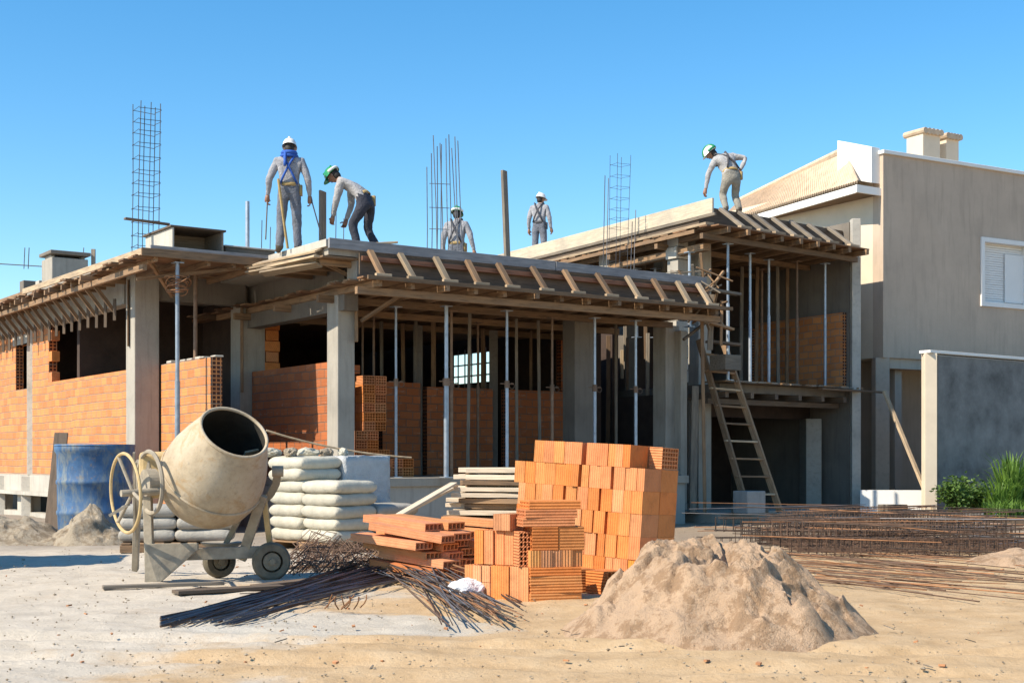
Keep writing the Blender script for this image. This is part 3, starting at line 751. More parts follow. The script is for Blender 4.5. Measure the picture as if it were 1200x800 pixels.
# timber clutter where the two blocks meet
for (a, b, w_, mt) in (((806,335,24.2),(866,345,25.0),.14,'wood_grey'), ((812,372,24.4),(858,386,25),.12,'wood'), ((822,330,24.4),(826,600,24.6),.06,'wood'),
        ((848,318,25.0),(812,366,24.6),.05,'wood'), ((801,398,24.3),(842,366,24.8),.05,'wood_dark'), ((834,345,24.8),(832,410,24.8),.10,'wood_grey'), ((846,352,24.8),(845,405,24.8),.05,'wood'),
        ((815,452,24.8),(812,600,24.9),.12,'wood_grey'), ((830,400,24.9),(866,404,25.2),.2,'wood_dark')):
    beam('scaffold_timber', W(*a), W(*b), w_, .045, M[mt], ht)
rng = random.Random(8)
for k in range(34):
    p = W(rng.uniform(800,838), rng.uniform(318,372), rng.uniform(24.1,24.8)); d = Vector((rng.uniform(-1,1), rng.uniform(-.4,.4), rng.uniform(-.6,.9))).normalized()*rng.uniform(.15,.42)
    beam('offcut', p-d, p+d, .05, .025, M['wood_grey'] if k % 2 else M['wood'], ht)
link('mortar_trough', MB().box((0,0,.2), (.42,.4,.28)).mesh('mortar_trough'), M['wood_grey'], ht, W(850,438,24.95), Euler((0,0,rad(38))), bev=.01)

# ------------------------------------------------------------------ finished neighbour
hn = thing('house', n_(4, 3, 0), 'finished beige two storey house with a white parapet, clay tile side roof and twin chimneys', 'building')
wu0, wu1 = n_px_v(1149, 0), n_px_v(1149, 0)+1.62
wallseg('wall', n_(0,.15), n_(12,.15), 3.3, 7.62, .3, M['tan'], hn, holes=[(wu0, wu1, 4.56, 6.1)])
MB().prism([n_(0,.302), n_(12,.302), n_(12,9), n_(0,9)], 3.302, 7.2).build('wall', M['cream_wall'], hn)
MB().bar(n_(-.04,.12,7.66), n_(12.05,.12,7.66), .36, .08).build('parapet_cap', M['white'], hn, bev=.008)
# raised white side parapet
mb = MB(); q0, q1 = n_(.02,.303), n_(.02,1.35); q2, q3 = n_(-.22,1.35), n_(-.22,.0)
vs = [(*n_(-.24,.10,0).xy, 7.0), (*n_(-.24,1.12,0).xy, 7.3), (*n_(-.24,1.12,0).xy, 8.10), (*n_(-.24,.10,0).xy, 7.76),
      (*n_(-.003,.10,0).xy, 7.0), (*n_(-.003,1.12,0).xy, 7.3), (*n_(-.003,1.12,0).xy, 8.10), (*n_(-.003,.10,0).xy, 7.76)]
mb.add(vs, [(3,2,1,0),(4,5,6,7),(0,1,5,4),(1,2,6,5),(2,3,7,6),(3,0,4,7)]); mb.build('parapet', M['white'], hn)
# window with roller shutter
fr = MB()
zc = (4.56+6.1)/2
for (ua, ub, za, zb) in ((wu0,wu0+.1,4.56,6.1), (wu1-.1,wu1,4.56,6.1), (wu0+.1,wu1-.1,6.0,6.1), (wu0+.1,wu1-.1,4.56,4.66)):
    fr.box(n_((ua+ub)/2,.06,(za+zb)/2), (ub-ua, .2, zb-za), rad(30))
wf = fr.build('window', M['white'], hn)
sh = MB(); k = 0; z = 4.67
while z < 5.97:
    sh.box(n_((wu0+wu1)/2,.14+.006*(k%2),z+.024), (wu1-wu0-.21, .02, .045), rad(30)); z += .052; k += 1
sh.build('shutter', M['white'], wf)
MB().box(n_(wu1-.4,.10,5.25), (.62, .02, 1.1), rad(30)).build('shutter', M['white'], wf)
# chimneys
for (px_, w_, y0, y1) in ((1082, .56, 182, 154), (1109, .42, 187, 159)):
    u_ = n_px_v(px_, 1.6); p = n_(u_, 1.6); zt = zat(p, y1+4)
    ch = link('chimney', MB().box((0,0,(zt-7.2)/2), (w_, w_*.9, zt-7.2)).mesh('chimney'), M['cream_wall'], hn, n_(u_,1.6,7.2), Euler((0,0,rad(30))), bev=.01)
    cp = MB()
    for k in range(5):
        x = -w_/2-.04+(w_+.08)*(k+.5)/5
        cp.lathe(n_(u_,1.6,zt+.01)+NU*x-NV*(w_*.45+.07), NV, [(0,.075),(w_*.9+.14,.075)], 10)
    cp.build('chimney_cap', M['tile'], hn)
# side roof with pan tiles
E0 = W(1006,213,28.75); E1 = E0+Vector((-.43,1,0))*5.2; U0 = W(990,177,30.05); U1 = W(868,236,35.6)
mb = MB(); nr = 70; ncr = 14; vs = []; fs = []
for j in range(ncr+1):
    for i in range(nr*4+1):
        s_ = i/(nr*4); t_ = j/ncr
        p = (E0.lerp(E1, s_)).lerp(U0.lerp(U1, s_), t_)
        p = p + Vector((0,0,.035*math.cos(2*math.pi*i/4) - (.0 if j % 1 else 0)))
        vs.append(p)
nx = nr*4+1
for j in range(ncr):
    for i in range(nx-1): fs.append((j*nx+i, j*nx+i+1, (j+1)*nx+i+1, (j+1)*nx+i))
mb.add(vs, fs); ro = mb.build('roof', M['tile'], hn); sm = ro.modifiers.new('s','SOLIDIFY'); sm.thickness = .03
MB().tube([U0+Vector((0,0,.02)), U1+Vector((0,0,.02))], .09, 8).build('ridge', M['tile'], hn)
MB().bar(E0+Vector((0,0,-.14)), E1+Vector((0,0,-.14)), .05, .16).build('fascia', M['white'], hn)
MB().bar(E0+Vector((-.05,.0,-.14)), E0+NU*.75+Vector((0,.0,-.16)), .05, .16).build('fascia', M['white'], hn)
x = E0+NU*1.2; mb = MB(); mb.add([E0+Vector((0,0,-.2)), E1+Vector((0,0,-.2)), E1+NU*1.3+Vector((0,0,-.22)), E0+NU*1.0+Vector((0,0,-.22))], [(0,1,2,3)])
so = mb.build('soffit', M['wood'], hn); so.modifiers.new('s','SOLIDIFY').thickness = .03
# ground floor set back below the overhang
wallseg('ground_floor_wall', n_(-.1,2.4), n_(12,2.4), -.1, 3.3, .2, M['tan'], hn, holes=[(1.2,1.9,1.55,2.0)])
MB().box(n_(1.45,2.5,1.77), (.7,.05,.45), rad(30)).build('vent_window', M['dark'], hn)
wallseg('ground_floor_wall', n_(.75,.3), n_(.75,2.3), -.1, 3.3, .2, M['tan'], hn)
beam('column', n_(.12,.2,-.1), n_(.12,.2,3.3), .3, .34, M['tan'], hn, .01)
beam('column', n_(1.6,.2,-.1), n_(1.6,.2,3.3), .3, .2, M['tan'], hn, .01)
MB().box(n_(.95,.16,3.19), (1.4,.2,.22), rad(30)).build('lintel', M['tan'], hn)
# low white front wall
p = W(1008,600,27.5); lw = wallseg('low_wall', (p.x,p.y), (p.x+1.35,p.y-.35), -.1, .52, .2, M['white'])
tag(lw, 'low white painted wall between the garage pillar and the grey boundary wall', 'wall')
# grey boundary wall with its white end post
g0 = W(1089,600,26.2); g0.z = 0; gd = Vector((math.cos(rad(36)), math.sin(rad(36)), 0))
gw = thing('boundary_wall', (g0.x+2, g0.y+1.4, 0), 'mottled dark grey boundary wall with white end post and capping behind the planting', 'wall')
wallseg('wall', g0+gd*.16, g0+gd*9, -.1, 3.12, .16, M['greywall'], gw)
beam('end_post', (g0.x,g0.y,-.1), (g0.x,g0.y,3.16), .24, .22, M['cream_wall'], gw, .01)
MB().bar(g0+gd*-.14+Vector((0,0,3.19)), g0+gd*9+Vector((0,0,3.17)), .26, .055).build('capping', M['white'], gw, bev=.006)
# ------------------------------------------------------------------ steel props
def prop(base, ztop, label, cat='prop', steel='steel', rad_=.03, collar=True, group='steel props holding up the decks'):
    base = Vector(base); t = thing('steel_prop', base, label, cat, group)
    h = ztop-base.z; hm = h*.56
    MB().tube([base, base+Vector((0,0,hm))], rad_, 10).build('outer_tube', M[steel], t, smooth=True)
    MB().tube([base+Vector((0,0,hm)), base+Vector((0,0,h))], rad_*.78, 10).build('inner_tube', M[steel], t, smooth=True)
    MB().box(base+Vector((0,0,.006)), (.15,.15,.012), TH).build('base_plate', M[steel], t)
    MB().box(base+Vector((0,0,h-.006)), (.15,.15,.012), TH).build('head_plate', M[steel], t)
    if collar:
        c = base+Vector((0,0,hm)); mb = MB().lathe(c-Vector((0,0,.07)), (0,0,1), [(0,rad_*1.4),(.12,rad_*1.4)], 10)
        mb.tube([c-MU*.13, c+MU*.13], .009, 5); mb.ring(c+MU*.1+Vector((0,0,-.03)), MV, .05, .006, 10, 4)
        mb.build('collar', M['steel_rust'], t)
    return t
SF = 3.55                                            # underside of the bearers
for px_, v_, st, rd, lb in (
    (464,.9,'steel',.026,'slim steel prop just right of the bright front column under the low deck'),
    (523,.35,'steel',.042,'thick steel prop in front of the sky window under the low deck'),
    (529,.9,'steel_rust',.03,'rusty steel prop tucked behind the thick prop under the low deck'),
    (594,.35,'steel',.03,'steel prop in front of the right end of the planks under the low deck'),
    (647,.8,'steel_rust',.028,'rusty steel prop behind the left half of the tall brick stack'),
    (697,.4,'steel',.03,'steel prop in front of the middle dark column behind the tall brick stack'),
    (745,.35,'steel',.03,'steel prop rising behind the hollow end brick on top of the tall stack'),
    (438,2.4,'steel_rust',.026,'thin rusty prop deep in shade behind the hollow brick stub'),
    (425,2.8,'steel_rust',.024,'thinnest rusty prop in the dark just right of the bright column'),
    (560,2.2,'steel_rust',.026,'dark prop deep inside the porch in front of the sky window'),
    (666,2.4,'steel_rust',.026,'dark prop deep inside the porch beside the inner brick panel')):
    u_ = m_px_v(px_, v_); prop(m(u_, v_, FL), SF, lb, steel=st, rad_=rd)
u_ = m_px_v(208, 2.1); pz = m(u_, 2.1, 0.02)
tp = prop(pz, 4.13, 'tall bright steel prop from yard to left eave with wire tangled round it', rad_=.042, collar=False)
mb = MB(); rq = random.Random(2)
cc = m(u_,2.1,0); cc.z = zat(pz,335)
for k in range(9):
    mb.ring(cc+Vector((rq.uniform(-.03,.03),0,rq.uniform(-.09,.09))), (rq.uniform(-.5,.5),rq.uniform(-.5,.5),1), rq.uniform(.1,.19), .009, 16, 4)
tag(mb.build('wire_coil', M['rebar_orange']), 'tangled coil of rusty wire hung round the tall bright steel prop', 'wire')
u_ = m_px_v(229, 3.0); prop(m(u_,3.0,.02), 4.10, 'dull steel prop behind the sunlit porch wall and right of the tall bright prop', steel='steel_rust', rad_=.042, collar=False)
p = m(-1.2, m_px_u(96,-1.2), FL); prop(p, 4.0, 'steel prop standing inside the big window of the brick side wall', rad_=.035)
for px_, v_, z0, st, lb in (
    (853,.1,2.60,'steel','bright bluish steel prop at the left end of the brick bay on the balcony'),
    (879,.6,2.60,'steel','pale steel prop on the balcony, second from the left'),
    (893,1.9,2.57,'steel_rust','dark prop standing deep in the brick bay on the balcony'),
    (901,.9,2.60,'steel','steel prop on the balcony, left of the rusty middle one'),
    (934,.7,2.60,'steel_rust','rusty steel prop in the middle of the brick bay on the balcony'),
    (967,.5,2.60,'steel','steel prop at the right end of the brick bay on the balcony')):
    u_ = r_px_v(px_, v_); prop(r(u_, v_, z0), 5.14, lb, steel=st, rad_=.032, collar=False)
for px_, u_, lb in ((679,.35,'short looking prop under the cream edged deck left of the grey starter cage'),
    (746,.35,'prop under the cream edged deck right of the grey starter cage'), (768,.7,'dull prop under the cream edged deck beside the block pier'),
    (808,-.05,'prop right beside the stacked block pier under the cream edged deck')):
    v_ = r_px_u(px_, u_); prop(r(u_, v_, 3.6), 5.0, lb, rad_=.035, collar=False)
rq = random.Random(77)
for k, px_ in enumerate((448,474,487,508,548,566,606,622,633,662,674,712,722,735,758,770)):
    v_ = rq.uniform(1.6,4.6); u_ = m_px_v(px_, v_); b_ = m(u_, v_, FL+.002)
    tag(beam('timber_post', b_, m(u_+rq.uniform(-.05,.05), v_, 3.66), rq.uniform(.05,.09), .07, M['wood'] if k%2 else M['wood_grey']), f'rough timber post in the shade under the low deck, {ORD[k]} from the left', 'post', 'timber posts under the decks')
for k, px_ in enumerate((868,886,912,922,945,958)):
    v_ = rq.uniform(.9,2.7); u_ = r_px_v(px_, v_)
    tag(beam('timber_post', r(u_,v_,2.565), r(u_+rq.uniform(-.05,.05),v_,5.24), .07, .07, M['wood'] if k%2 else M['wood_grey']), f'rough timber post in the brick bay above the balcony, {ORD[k]} from the left', 'post', 'timber posts under the decks')
for k, px_ in enumerate((695,716,733,757,780,790)):
    v_ = r_px_u(px_, .8)
    tag(beam('timber_post', r(.8,v_,3.2), r(.8,v_+.05,5.24), .07, .07, M['wood'] if k%2 else M['wood_grey']), f'rough timber post under the cream edged deck, {ORD[k]} from the left', 'post', 'timber posts under the decks')
# short pipes and boards standing on the roofs
p = W(290,292,22.0); p.z = 4.27
tag(MB().tube([p, W(290,236,22.0)], .035, 10).build('pipe', M['steel'], smooth=True), 'short grey pipe standing on the roof left of the upright worker', 'pipe')
p = W(378,285,21.3); p.z = 4.28; q = W(378,224,21.3)
tag(beam('board', p, q, .19, .035, M['wood_grey'], roll=rad(70)), 'wide grey board standing upright between the two left workers', 'board')
p = W(595,305,22.9); p.z = 4.28; q = W(590.5,200,22.9)
tag(beam('board', p, q, .14, .05, M['wood_grey'], roll=rad(60)), 'tall narrow board standing upright on the roof in the middle', 'board')
for k in range(6):
    rq = random.Random(30+k); p = W(378+k*9,274-k%3,20.75); p.z = 4.29+.02*k
    tag(beam('batten', p, p+Vector((.55,rq.uniform(-.1,.3),.05)), .06, .03, M['wood_pale'] if k%2 else M['wood']), 'offcut batten lying at the roof corner by the bending worker', 'batten', 'battens at the roof corner')
# open formwork box on the left roof corner
bx = thing('formwork_box', W(212,288,20.75), 'open plywood formwork box lying on its side on the left roof corner', 'box', None)
p0 = W(203,289,20.75); p0.z = 4.31
dU = MU; dV = MV; Wd, Dp, Ht = .80, 1.15, .34
def bxp(name, c, d, mt): link(name, MB().box((0,0,0), d).mesh(name), M[mt], bx, p0+MU*c[0]+MV*c[1]+Vector((0,0,c[2])), Euler((0,0,TH)), bev=.004)
bxp('side_board', (0,Dp/2,Ht/2), (.03,Dp,Ht), 'conc_light'); bxp('side_board', (Wd,Dp/2,Ht/2), (.03,Dp,Ht), 'wood_grey')
bxp('back_board', (Wd/2,Dp*.6,Ht/2), (Wd-.034,.03,Ht), 'wood_grey'); bxp('lid', (Wd/2,Dp/2,Ht+.018), (Wd+.1,Dp+.04,.03), 'wood_dark'); bxp('bottom', (Wd/2,Dp/2,.0), (Wd-.035,Dp,.025), 'wood')

pts = [W(-90,300,31)+Vector((0,0,0)), W(-20,308,30.5), W(30,311,30), W(62,313,28.2)]
tag(MB().tube(pts, .012, 5).build('cable', M['webbing'], None), 'thin sagging cable running off the left edge to the roof upstands', 'cable')
# ------------------------------------------------------------------ ladder, brace, block
ld = thing('ladder', W(905,592,25.0), 'wooden ladder leaning up to the balcony beside the garage opening', 'ladder')
pb = [W(876,594,24.7), W(914,594,24.9)]; pt = [W(819,398,25.45), W(848,402,25.65)]
for p in pb: p.z = .18
for a, b in zip(pb, pt): beam('rail', a, b, .06, .115, M['wood'], ld)
for k in range(9):
    t_ = .1+k*.102; a = pb[0].lerp(pt[0], t_); b = pb[1].lerp(pt[1], t_); d = (b-a).normalized()*.05
    beam('rung', a-d, b+d, .10, .035, M['wood_pale'] if k%3 == 0 else M['wood'], ld)
p = W(878,596,24.35); p.z = .17
tag(link('concrete_block', MB().box((0,0,.2), (.42,.4,.4)).mesh('concrete_block'), M['block'], None, p, Euler((0,0,rad(30))), bev=.015), 'pale concrete block at the foot of the wooden ladder', 'block')
p = W(930,598,25.5); p.z = .17
for k in range(5):
    q = W(852+k*13, 598, 24.6+k*.1); q.z = .17
    if k in (1,3): tag(link('rubble_lump', MB().box((0,0,.06), (.26,.2,.13)).mesh('rubble_lump'), M['conc_dark'], None, q, Euler((0,0,k*1.1)), bev=.02), 'small broken masonry lump on the garage floor edge beside the block' if k == 1 else 'small broken masonry lump on the garage floor edge near the ladder foot', 'rubble')
tag(beam('timber_pole', W(1036,458,27.3), (W(1097,600,26.0).x, 26.0, .02), .07, .06, M['wood_pale']), 'slanting new timber pole propping the balcony edge board beside the white low wall', 'pole')
p = W(1050,605,26.4); p.z = 0
tag(link('concrete_block', MB().box((0,0,.12), (.5,.3,.24)).mesh('concrete_block'), M['conc_dark'], None, W(1046,606,27.2)*1, Euler((0,0,.4)), bev=.012), 'low dark concrete block in front of the white low wall', 'block').location.z = 0
for a, b, lb in ((1018,1024,'short batten leaning on the white low wall, next to the garage pillar'), (1026,1033,'short batten leaning on the white low wall, further from the pillar')):
    tag(beam('batten', (W(b,604,27.6).x,27.6,.0), W(a,574,28.0), .06, .03, M['wood_pale']), lb, 'batten')

# ------------------------------------------------------------------ blue tank, board, small heap
bc = G(113,627.5); bc.y += .45; bc.z = 0
bc = Vector((-6.2, 20.3, 0))
pr = [(0,.50),(.02,.52),(.3,.535),(.32,.55),(.36,.55),(.38,.535),(.75,.54),(.77,.555),(.81,.555),(.83,.54),(1.2,.545),(1.24,.575),(1.30,.58),(1.33,.57)]
bar = thing('water_tank', bc, 'big faded blue plastic water barrel behind the cement mixer handwheel', 'barrel')
MB().lathe(bc, (0,0,1), pr+[(1.33,.53),(.6,.51)], 40, True, True).build('body', M['barrel'], bar, org=bc, smooth=True)
MB().ring(bc+Vector((0,0,1.325)), (0,0,1), .56, .025, 40, 6).build('rim', M['barrel'], bar, org=bc, smooth=True)
q = W(72,507,22.3); p = W(60,584,21.75)
lb_ = beam('leaning_board', (p.x, p.y, .0), (q.x, q.y, q.z), .22, .04, M['wood_dark'], bev=.006); tag(lb_, 'dark weathered board leaning against the brick side wall beside the blue barrel', 'board')

def heap(name, c, R_, h, mat, label, cat, seed=1, rough=1.0, power=1.25, ex=1.0, ey=1.0, flat=.25, lump=.05, nr=70, na=150):
    vs = [(0,0,0)]; fs = []; O = Vector((seed*7.3, seed*3.1, 0))
    def H(x, y):
        d = math.hypot(x/ex, y/ey)/R_; a = math.atan2(y, x)
        rr_ = 1+.13*noise.noise(Vector((math.cos(a)*1.2, math.sin(a)*1.2, seed)))+.05*noise.noise(Vector((math.cos(a)*4, math.sin(a)*4, seed+3)))
        d = d/rr_; 
        f = max(0, 1-d); f = 1-(1-f)**1 
        f = min(1, f/(1-flat)); f = f**power if power != 1 else f
        p = Vector((x, y, 0))*1.0+O
        if d > 1: return -.06*min(1, (d-1)/.06)
        env = min(1, max(0, 1-d)*5)
        rid = abs(noise.noise(p*2.2))*.9
        cl = max(0, noise.noise(p*3.1)+.12); st_ = (noise.noise(p*2.6+Vector((4,4,4))) > .08)*.5
        z = h*f + env*rough*(h*.22*noise.noise(p*1.7) - h*.25*rid*(1-d*.5) + h*.17*min(1, max(0, noise.noise(p*2.7)*7)) + h*.10*min(1, max(0, noise.noise(p*4.9+Vector((7,1,2)))*7)) + lump*(1.25-d)*(noise.noise(p*5)*.75 + noise.noise(p*11)*.55 + noise.noise(p*23)*.40 + noise.noise(p*48)*.22))
        return z + .05*max(0,.0)
    for j in range(1, nr+1):
        rr_ = (j/nr)**.9*1.22*R_
        for i in range(na):
            a = 2*math.pi*i/na; x = rr_*math.cos(a)*ex; y = rr_*math.sin(a)*ey
            z = H(x, y); 
            if j >= nr-1: z = -.05
            vs.append((x, y, z))
    vs[0] = (0, 0, H(.001, .001))
    for i in range(na): fs.append((0, 1+i, 1+(i+1)%na))
    for j in range(nr-1):
        for i in range(na):
            fs.append((1+j*na+i, 1+(j+1)*na+i, 1+(j+1)*na+(i+1)%na, 1+j*na+(i+1)%na))
    mb = MB(); mb.add([Vector(v)+Vector(c) for v in vs], fs)
    return tag(mb.build(name, mat, None, org=c, smooth=True), label, cat)
heap('sand_heap', (1.37, 9.1, 0), 1.0, .46, M['sand'], 'large heap of pale lumpy sand in front of the tall brick stack', 'sand heap', 3, 1.0, 1.05, 1.03, .95, .40, .05, 150, 300)
g = G(92,638); heap('sand_heap', (g.x, g.y+.5, 0), .62, .42, M['sand_grey'], 'small grey sand heap at the foot of the blue barrel', 'sand heap', 5, 1, 1.1, 1, 1, .05, .04, 40, 90)
g = G(6,640); heap('sand_heap', (g.x-.3, g.y+.9, 0), .8, .35, M['sand_grey'], 'low dark sand heap at the left edge below the brick side wall', 'sand heap', 6, 1, 1.1, 1.3, 1, .05, .03, 40, 90)
g = G(1192,662); heap('sand_heap', (g.x+.25, g.y+.3, 0), .55, .17, M['sand'], 'small low heap of yellow sand at the right edge beside the steel cages', 'sand heap', 8, .8, 1.1, 1.3, 1, .05, .02, 40, 80)
# pebbles and crumbs of mortar over the yard
mb = MB(); rq = random.Random(21)
for k in range(2600):
    y = 6.2+rq.random()**1.6*17; x = rq.uniform(-.42,.42)*y*1.0
    s_ = rq.uniform(.003,.011)*(1.7 if rq.random() < .06 else 1)
    c = Vector((x, y, .003+.035*(noise.noise(Vector((x,y,0))*.5))+.022*noise.noise(Vector((x,y,0))*1.7+Vector((5,2,1)))))
    vs = [c+Vector((rq.uniform(.6,1.3)*a, rq.uniform(.6,1.3)*b, rq.uniform(.4,.9)*d))*s_ for a, b, d in ((1,0,0),(-1,0,0),(0,1,0),(0,-1,0),(0,0,1),(0,0,-1))]
    mb.add(vs, [(0,2,4),(2,1,4),(1,3,4),(3,0,4),(2,0,5),(1,2,5),(3,1,5),(0,3,5)])
o = mb.build('pebbles', M['sand_grey'], None, org=(0,10,0)); tag(o, 'loose pebbles and mortar crumbs scattered over the sandy yard', 'pebbles', None, 'stuff')

mb = MB(); mb2 = MB(); rq = random.Random(22)
for k in range(230):
    y = 7.2+rq.random()**1.3*12; x = rq.gauss(.3,2.4) if rq.random() < .7 else rq.uniform(-.4,.4)*y
    s_ = rq.uniform(.006,.02); c = Vector((x, y, .012)); m3 = Euler((rq.uniform(-.3,.3), rq.uniform(-.3,.3), rq.uniform(0,6))).to_matrix()
    if k % 3: mb.box(c, (s_*rq.uniform(1,2.4), s_*rq.uniform(.7,1.4), s_*.6), mat=m3)
    else: mb2.box(c, (s_*rq.uniform(3,9), s_*.55, s_*.4), mat=m3)
tag(mb.build('brick_rubble', M['brick_dust'], None, org=(0,10,0)), 'chips of broken orange brick scattered round the brick piles', 'rubble', None, 'stuff')
tag(mb2.build('wood_scraps', M['wood_grey'], None, org=(0,10,0)), 'splinters and small wood scraps scattered over the yard', 'scraps', None, 'stuff')
# ------------------------------------------------------------------ concrete mixer
MX = G(190,683)
mx = thing('concrete_mixer', MX, 'cement splashed tilting drum concrete mixer on wheels with a big yellowed handwheel', 'mixer')
Y0 = 12.3
dc = W(252,552,12.35); ax = Vector((.46,-.55,.69)).normalized()
b0 = dc-ax*.47
prof = [(0,.0),(0,.20),(.03,.28),(.10,.37),(.20,.432),(.30,.46),(.40,.468),(.50,.464),(.60,.445),(.74,.40),(.88,.345),(.965,.312)]
inner = [(.965,.30),(.88,.325),(.74,.38),(.5,.44),(.3,.43),(.1,.33),(.05,.0)]
dr = MB().lathe(b0, ax, prof, 48, False, False).build('drum', M['drum'], mx, org=b0, smooth=True)
MB().lathe(b0, ax, inner, 40, False, False).build('drum_lining', M['black'], dr, org=b0, smooth=True)
MB().ring(b0+ax*.965, ax, .306, .016, 48, 8).build('mouth_rim', M['drum'], dr, org=b0, smooth=True)
MB().ring(b0+ax*.40, ax, .470, .012, 56, 6).build('weld_band', M['drum'], dr, org=b0, smooth=True)
mb = MB()
for k in range(3):
    an = 2.1*k; u_ = ax.orthogonal().normalized(); w_ = ax.cross(u_); d = u_*math.cos(an)+w_*math.sin(an)
    mb.bar(b0+ax*.25+d*.36, b0+ax*.7+d*.30, .02, .14, up=d)
mb.build('blade', M['drum'], dr)
# yoke (bow) carrying the drum: from left bearing round the back of the drum to the right bearing
side = Vector((1,.12,0)).normalized(); perp = side.cross(ax).normalized(); axp = (ax-side*ax.dot(side)).normalized()
L_ = dc-side*.60; R_ = dc+side*.56
pts = [L_]
for k in range(13):
    a = math.pi*k/12; pts.append(dc - side*math.cos(a)*.56 - axp*math.sin(a)*.55)
pts.append(R_)
mb = MB()
for a, b in zip(pts[:-1], pts[1:]): mb.bar(a, b, .07, .035, up=perp)
mb.build('yoke', M['frame'], mx)
# left stand
mb = MB()
mb.bar((W(176,683,12.25).x,12.25,0.0), W(172,540,12.3), .075, .075, (0,1,0))
o = mb.build('leg', M['frame'], mx, bev=.006)
MB().bar((W(160,652,13.6).x,13.55,0.02), W(163,540,12.9), .06, .06, (0,1,0)).build('leg', M['frame'], mx, bev=.006)
MB().bar(W(158,640,13.3), W(157,530,12.9), .02, .02, (0,1,0)).build('brake_rod', M['frame'], mx)
# gusset plate at the foot + base rail
g1 = W(172,682,12.2); g1.z = .01
mb = MB(); a_, b_, c_, d_ = Vector((g1.x-.02,12.2,.0)), Vector((g1.x+.10,12.2,.0)), Vector((g1.x+.42,12.35,.30)), Vector((g1.x-.02,12.2,.36))
vs = [a_, b_, c_, c_+Vector((0,0,.06)), d_]; vs2 = [v+Vector((0,.05,0)) for v in vs]
mb.add(vs+vs2, [(0,1,2,3,4),(9,8,7,6,5)]+[(i,i+5,(i+1)%5+5,(i+1)%5) for i in range(5)]); mb.build('gusset_plate', M['frame'], mx, bev=.004)
rl = W(176,650,12.35); rr_ = W(318,646,12.75)
MB().bar(rl, rr_, .09, .11).build('base_rail', M['frame'], mx, bev=.006)
MB().bar(W(178,650,13.1), W(300,646,13.4), .07, .08).build('base_rail', M['frame'], mx, bev=.006)
# right stand : two braces meeting at the bearing
MB().bar(W(283,655,12.7), W(308,580,12.45), .09, .05, (0,1,0)).build('brace', M['frame'], mx, bev=.005)
MB().bar(W(318,650,12.75), W(309,580,12.5), .05, .05, (0,1,0)).build('brace', M['yellow'], mx, bev=.005)
MB().bar(W(263,640,12.9), W(283,602,12.6), .05, .03, (0,1,0)).build('brace', M['frame'], mx, bev=.005)
MB().lathe(R_-side*.05, side, [(0,.05),(.1,.05)], 14).build('bearing', M['frame'], mx)
# axle + wheels
def wheel(c, ra, w_, an, mt):
    d = Vector((math.cos(an), math.sin(an), 0))
    t = MB().lathe(c-d*w_/2, d, [(0,ra*.55),(0,ra*.86),(w_*.2,ra*.97),(w_*.5,ra),(w_*.8,ra*.97),(w_,ra*.86),(w_,ra*.55)], 28, False, False).build('wheel', M[mt], mx, org=c, smooth=True)
    MB().lathe(c-d*w_*.35, d, [(0,0),(0,ra*.56),(w_*.3,ra*.45),(w_*.7,ra*.45),(w_*.7,0)], 24, False, False).build('hub', M['mud'], t, org=c)
    MB().lathe(c-d*w_*.7, d, [(0,.03),(w_*1.4,.03)], 10).build('axle_cap', M['mud'], t, org=c)
wc1 = W(318,655,12.6); wc1.z = .175; wheel(wc1, .18, .09, rad(-70), 'rubber')
wc2 = W(257,655,12.9); wc2.z = .155; wheel(wc2, .16, .10, rad(-55), 'rubber')
MB().tube([wc1+Vector((0,.1,.0)), wc1+Vector((-.02,.75,0))], .02, 8).build('axle', M['frame'], mx)
mb = MB().lathe(W(260,642,12.85), (0,0,1), [(0,.12),(.04,.19),(.055,.20),(.06,.19),(.045,.1)], 20); mb.build('tray', M['frame'], mx, smooth=True)
# hand wheel : tilted ring, hub, three spokes
hc = W(147,577.5,11.9); ha = Vector((-.80,-.60,-.05)).normalized()
hw = MB().ring(hc, ha, .345, .015, 56, 8).build('handwheel', M['yellow'], mx, org=hc, smooth=True)
u_ = ha.orthogonal().normalized(); w_ = ha.cross(u_)
for k in range(3):
    an = .5+2.094*k; MB().tube([hc-ha*.07, hc+(u_*math.cos(an)+w_*math.sin(an))*.34], .016, 8).build('spoke', M['frame'], hw, org=hc)
MB().lathe(hc-ha*.42, ha, [(0,.03),(.46,.03),(.46,.0)], 14).build('shaft', M['frame'], hw, org=hc)
# gear ring and motor housing behind it
gc = W(176,565,12.15)
MB().ring(gc, ha, .275, .02, 44, 6).build('gear_guard', M['frame'], mx, org=gc, smooth=True)
MB().lathe(gc-ha*.05, ha, [(0,.0),(0,.12),(.1,.12),(.1,.0)], 24).build('pinion', M['frame'], mx, org=gc)
mhp = W(181,560,12.42); dm = Vector((math.cos(rad(12)), math.sin(rad(12)), 0))
MB().box(mhp+Vector((0,0,.03)), (.26,.30,.42), rad(12)).build('motor_housing', M['yellow'], mx, bev=.04)
MB().bar(W(128,604,11.9), W(152,590,12.0), .025, .012, (0,1,0)).build('lever', M['frame'], mx)
# a few short boards under the mixer
for k, (a, b, w_, mt) in enumerate((((120,691),(262,686),.10,'wood_grey'), ((205,697),(330,690),.16,'wood_dark'), ((300,690),(420,676),.14,'wood_dark'), ((335,668),(410,664),.12,'wood'))):
    p, q = G(*a), G(*b); p.z = q.z = .025
    tag(beam('scrap_board', p, q, w_, .03, M[mt]), ('thin grey scrap board on the ground under the mixer foot','dark scrap board lying under the mixer wheels','dark scrap board lying right of the mixer wheel','short scrap board between mixer and cement bags')[k], 'board')

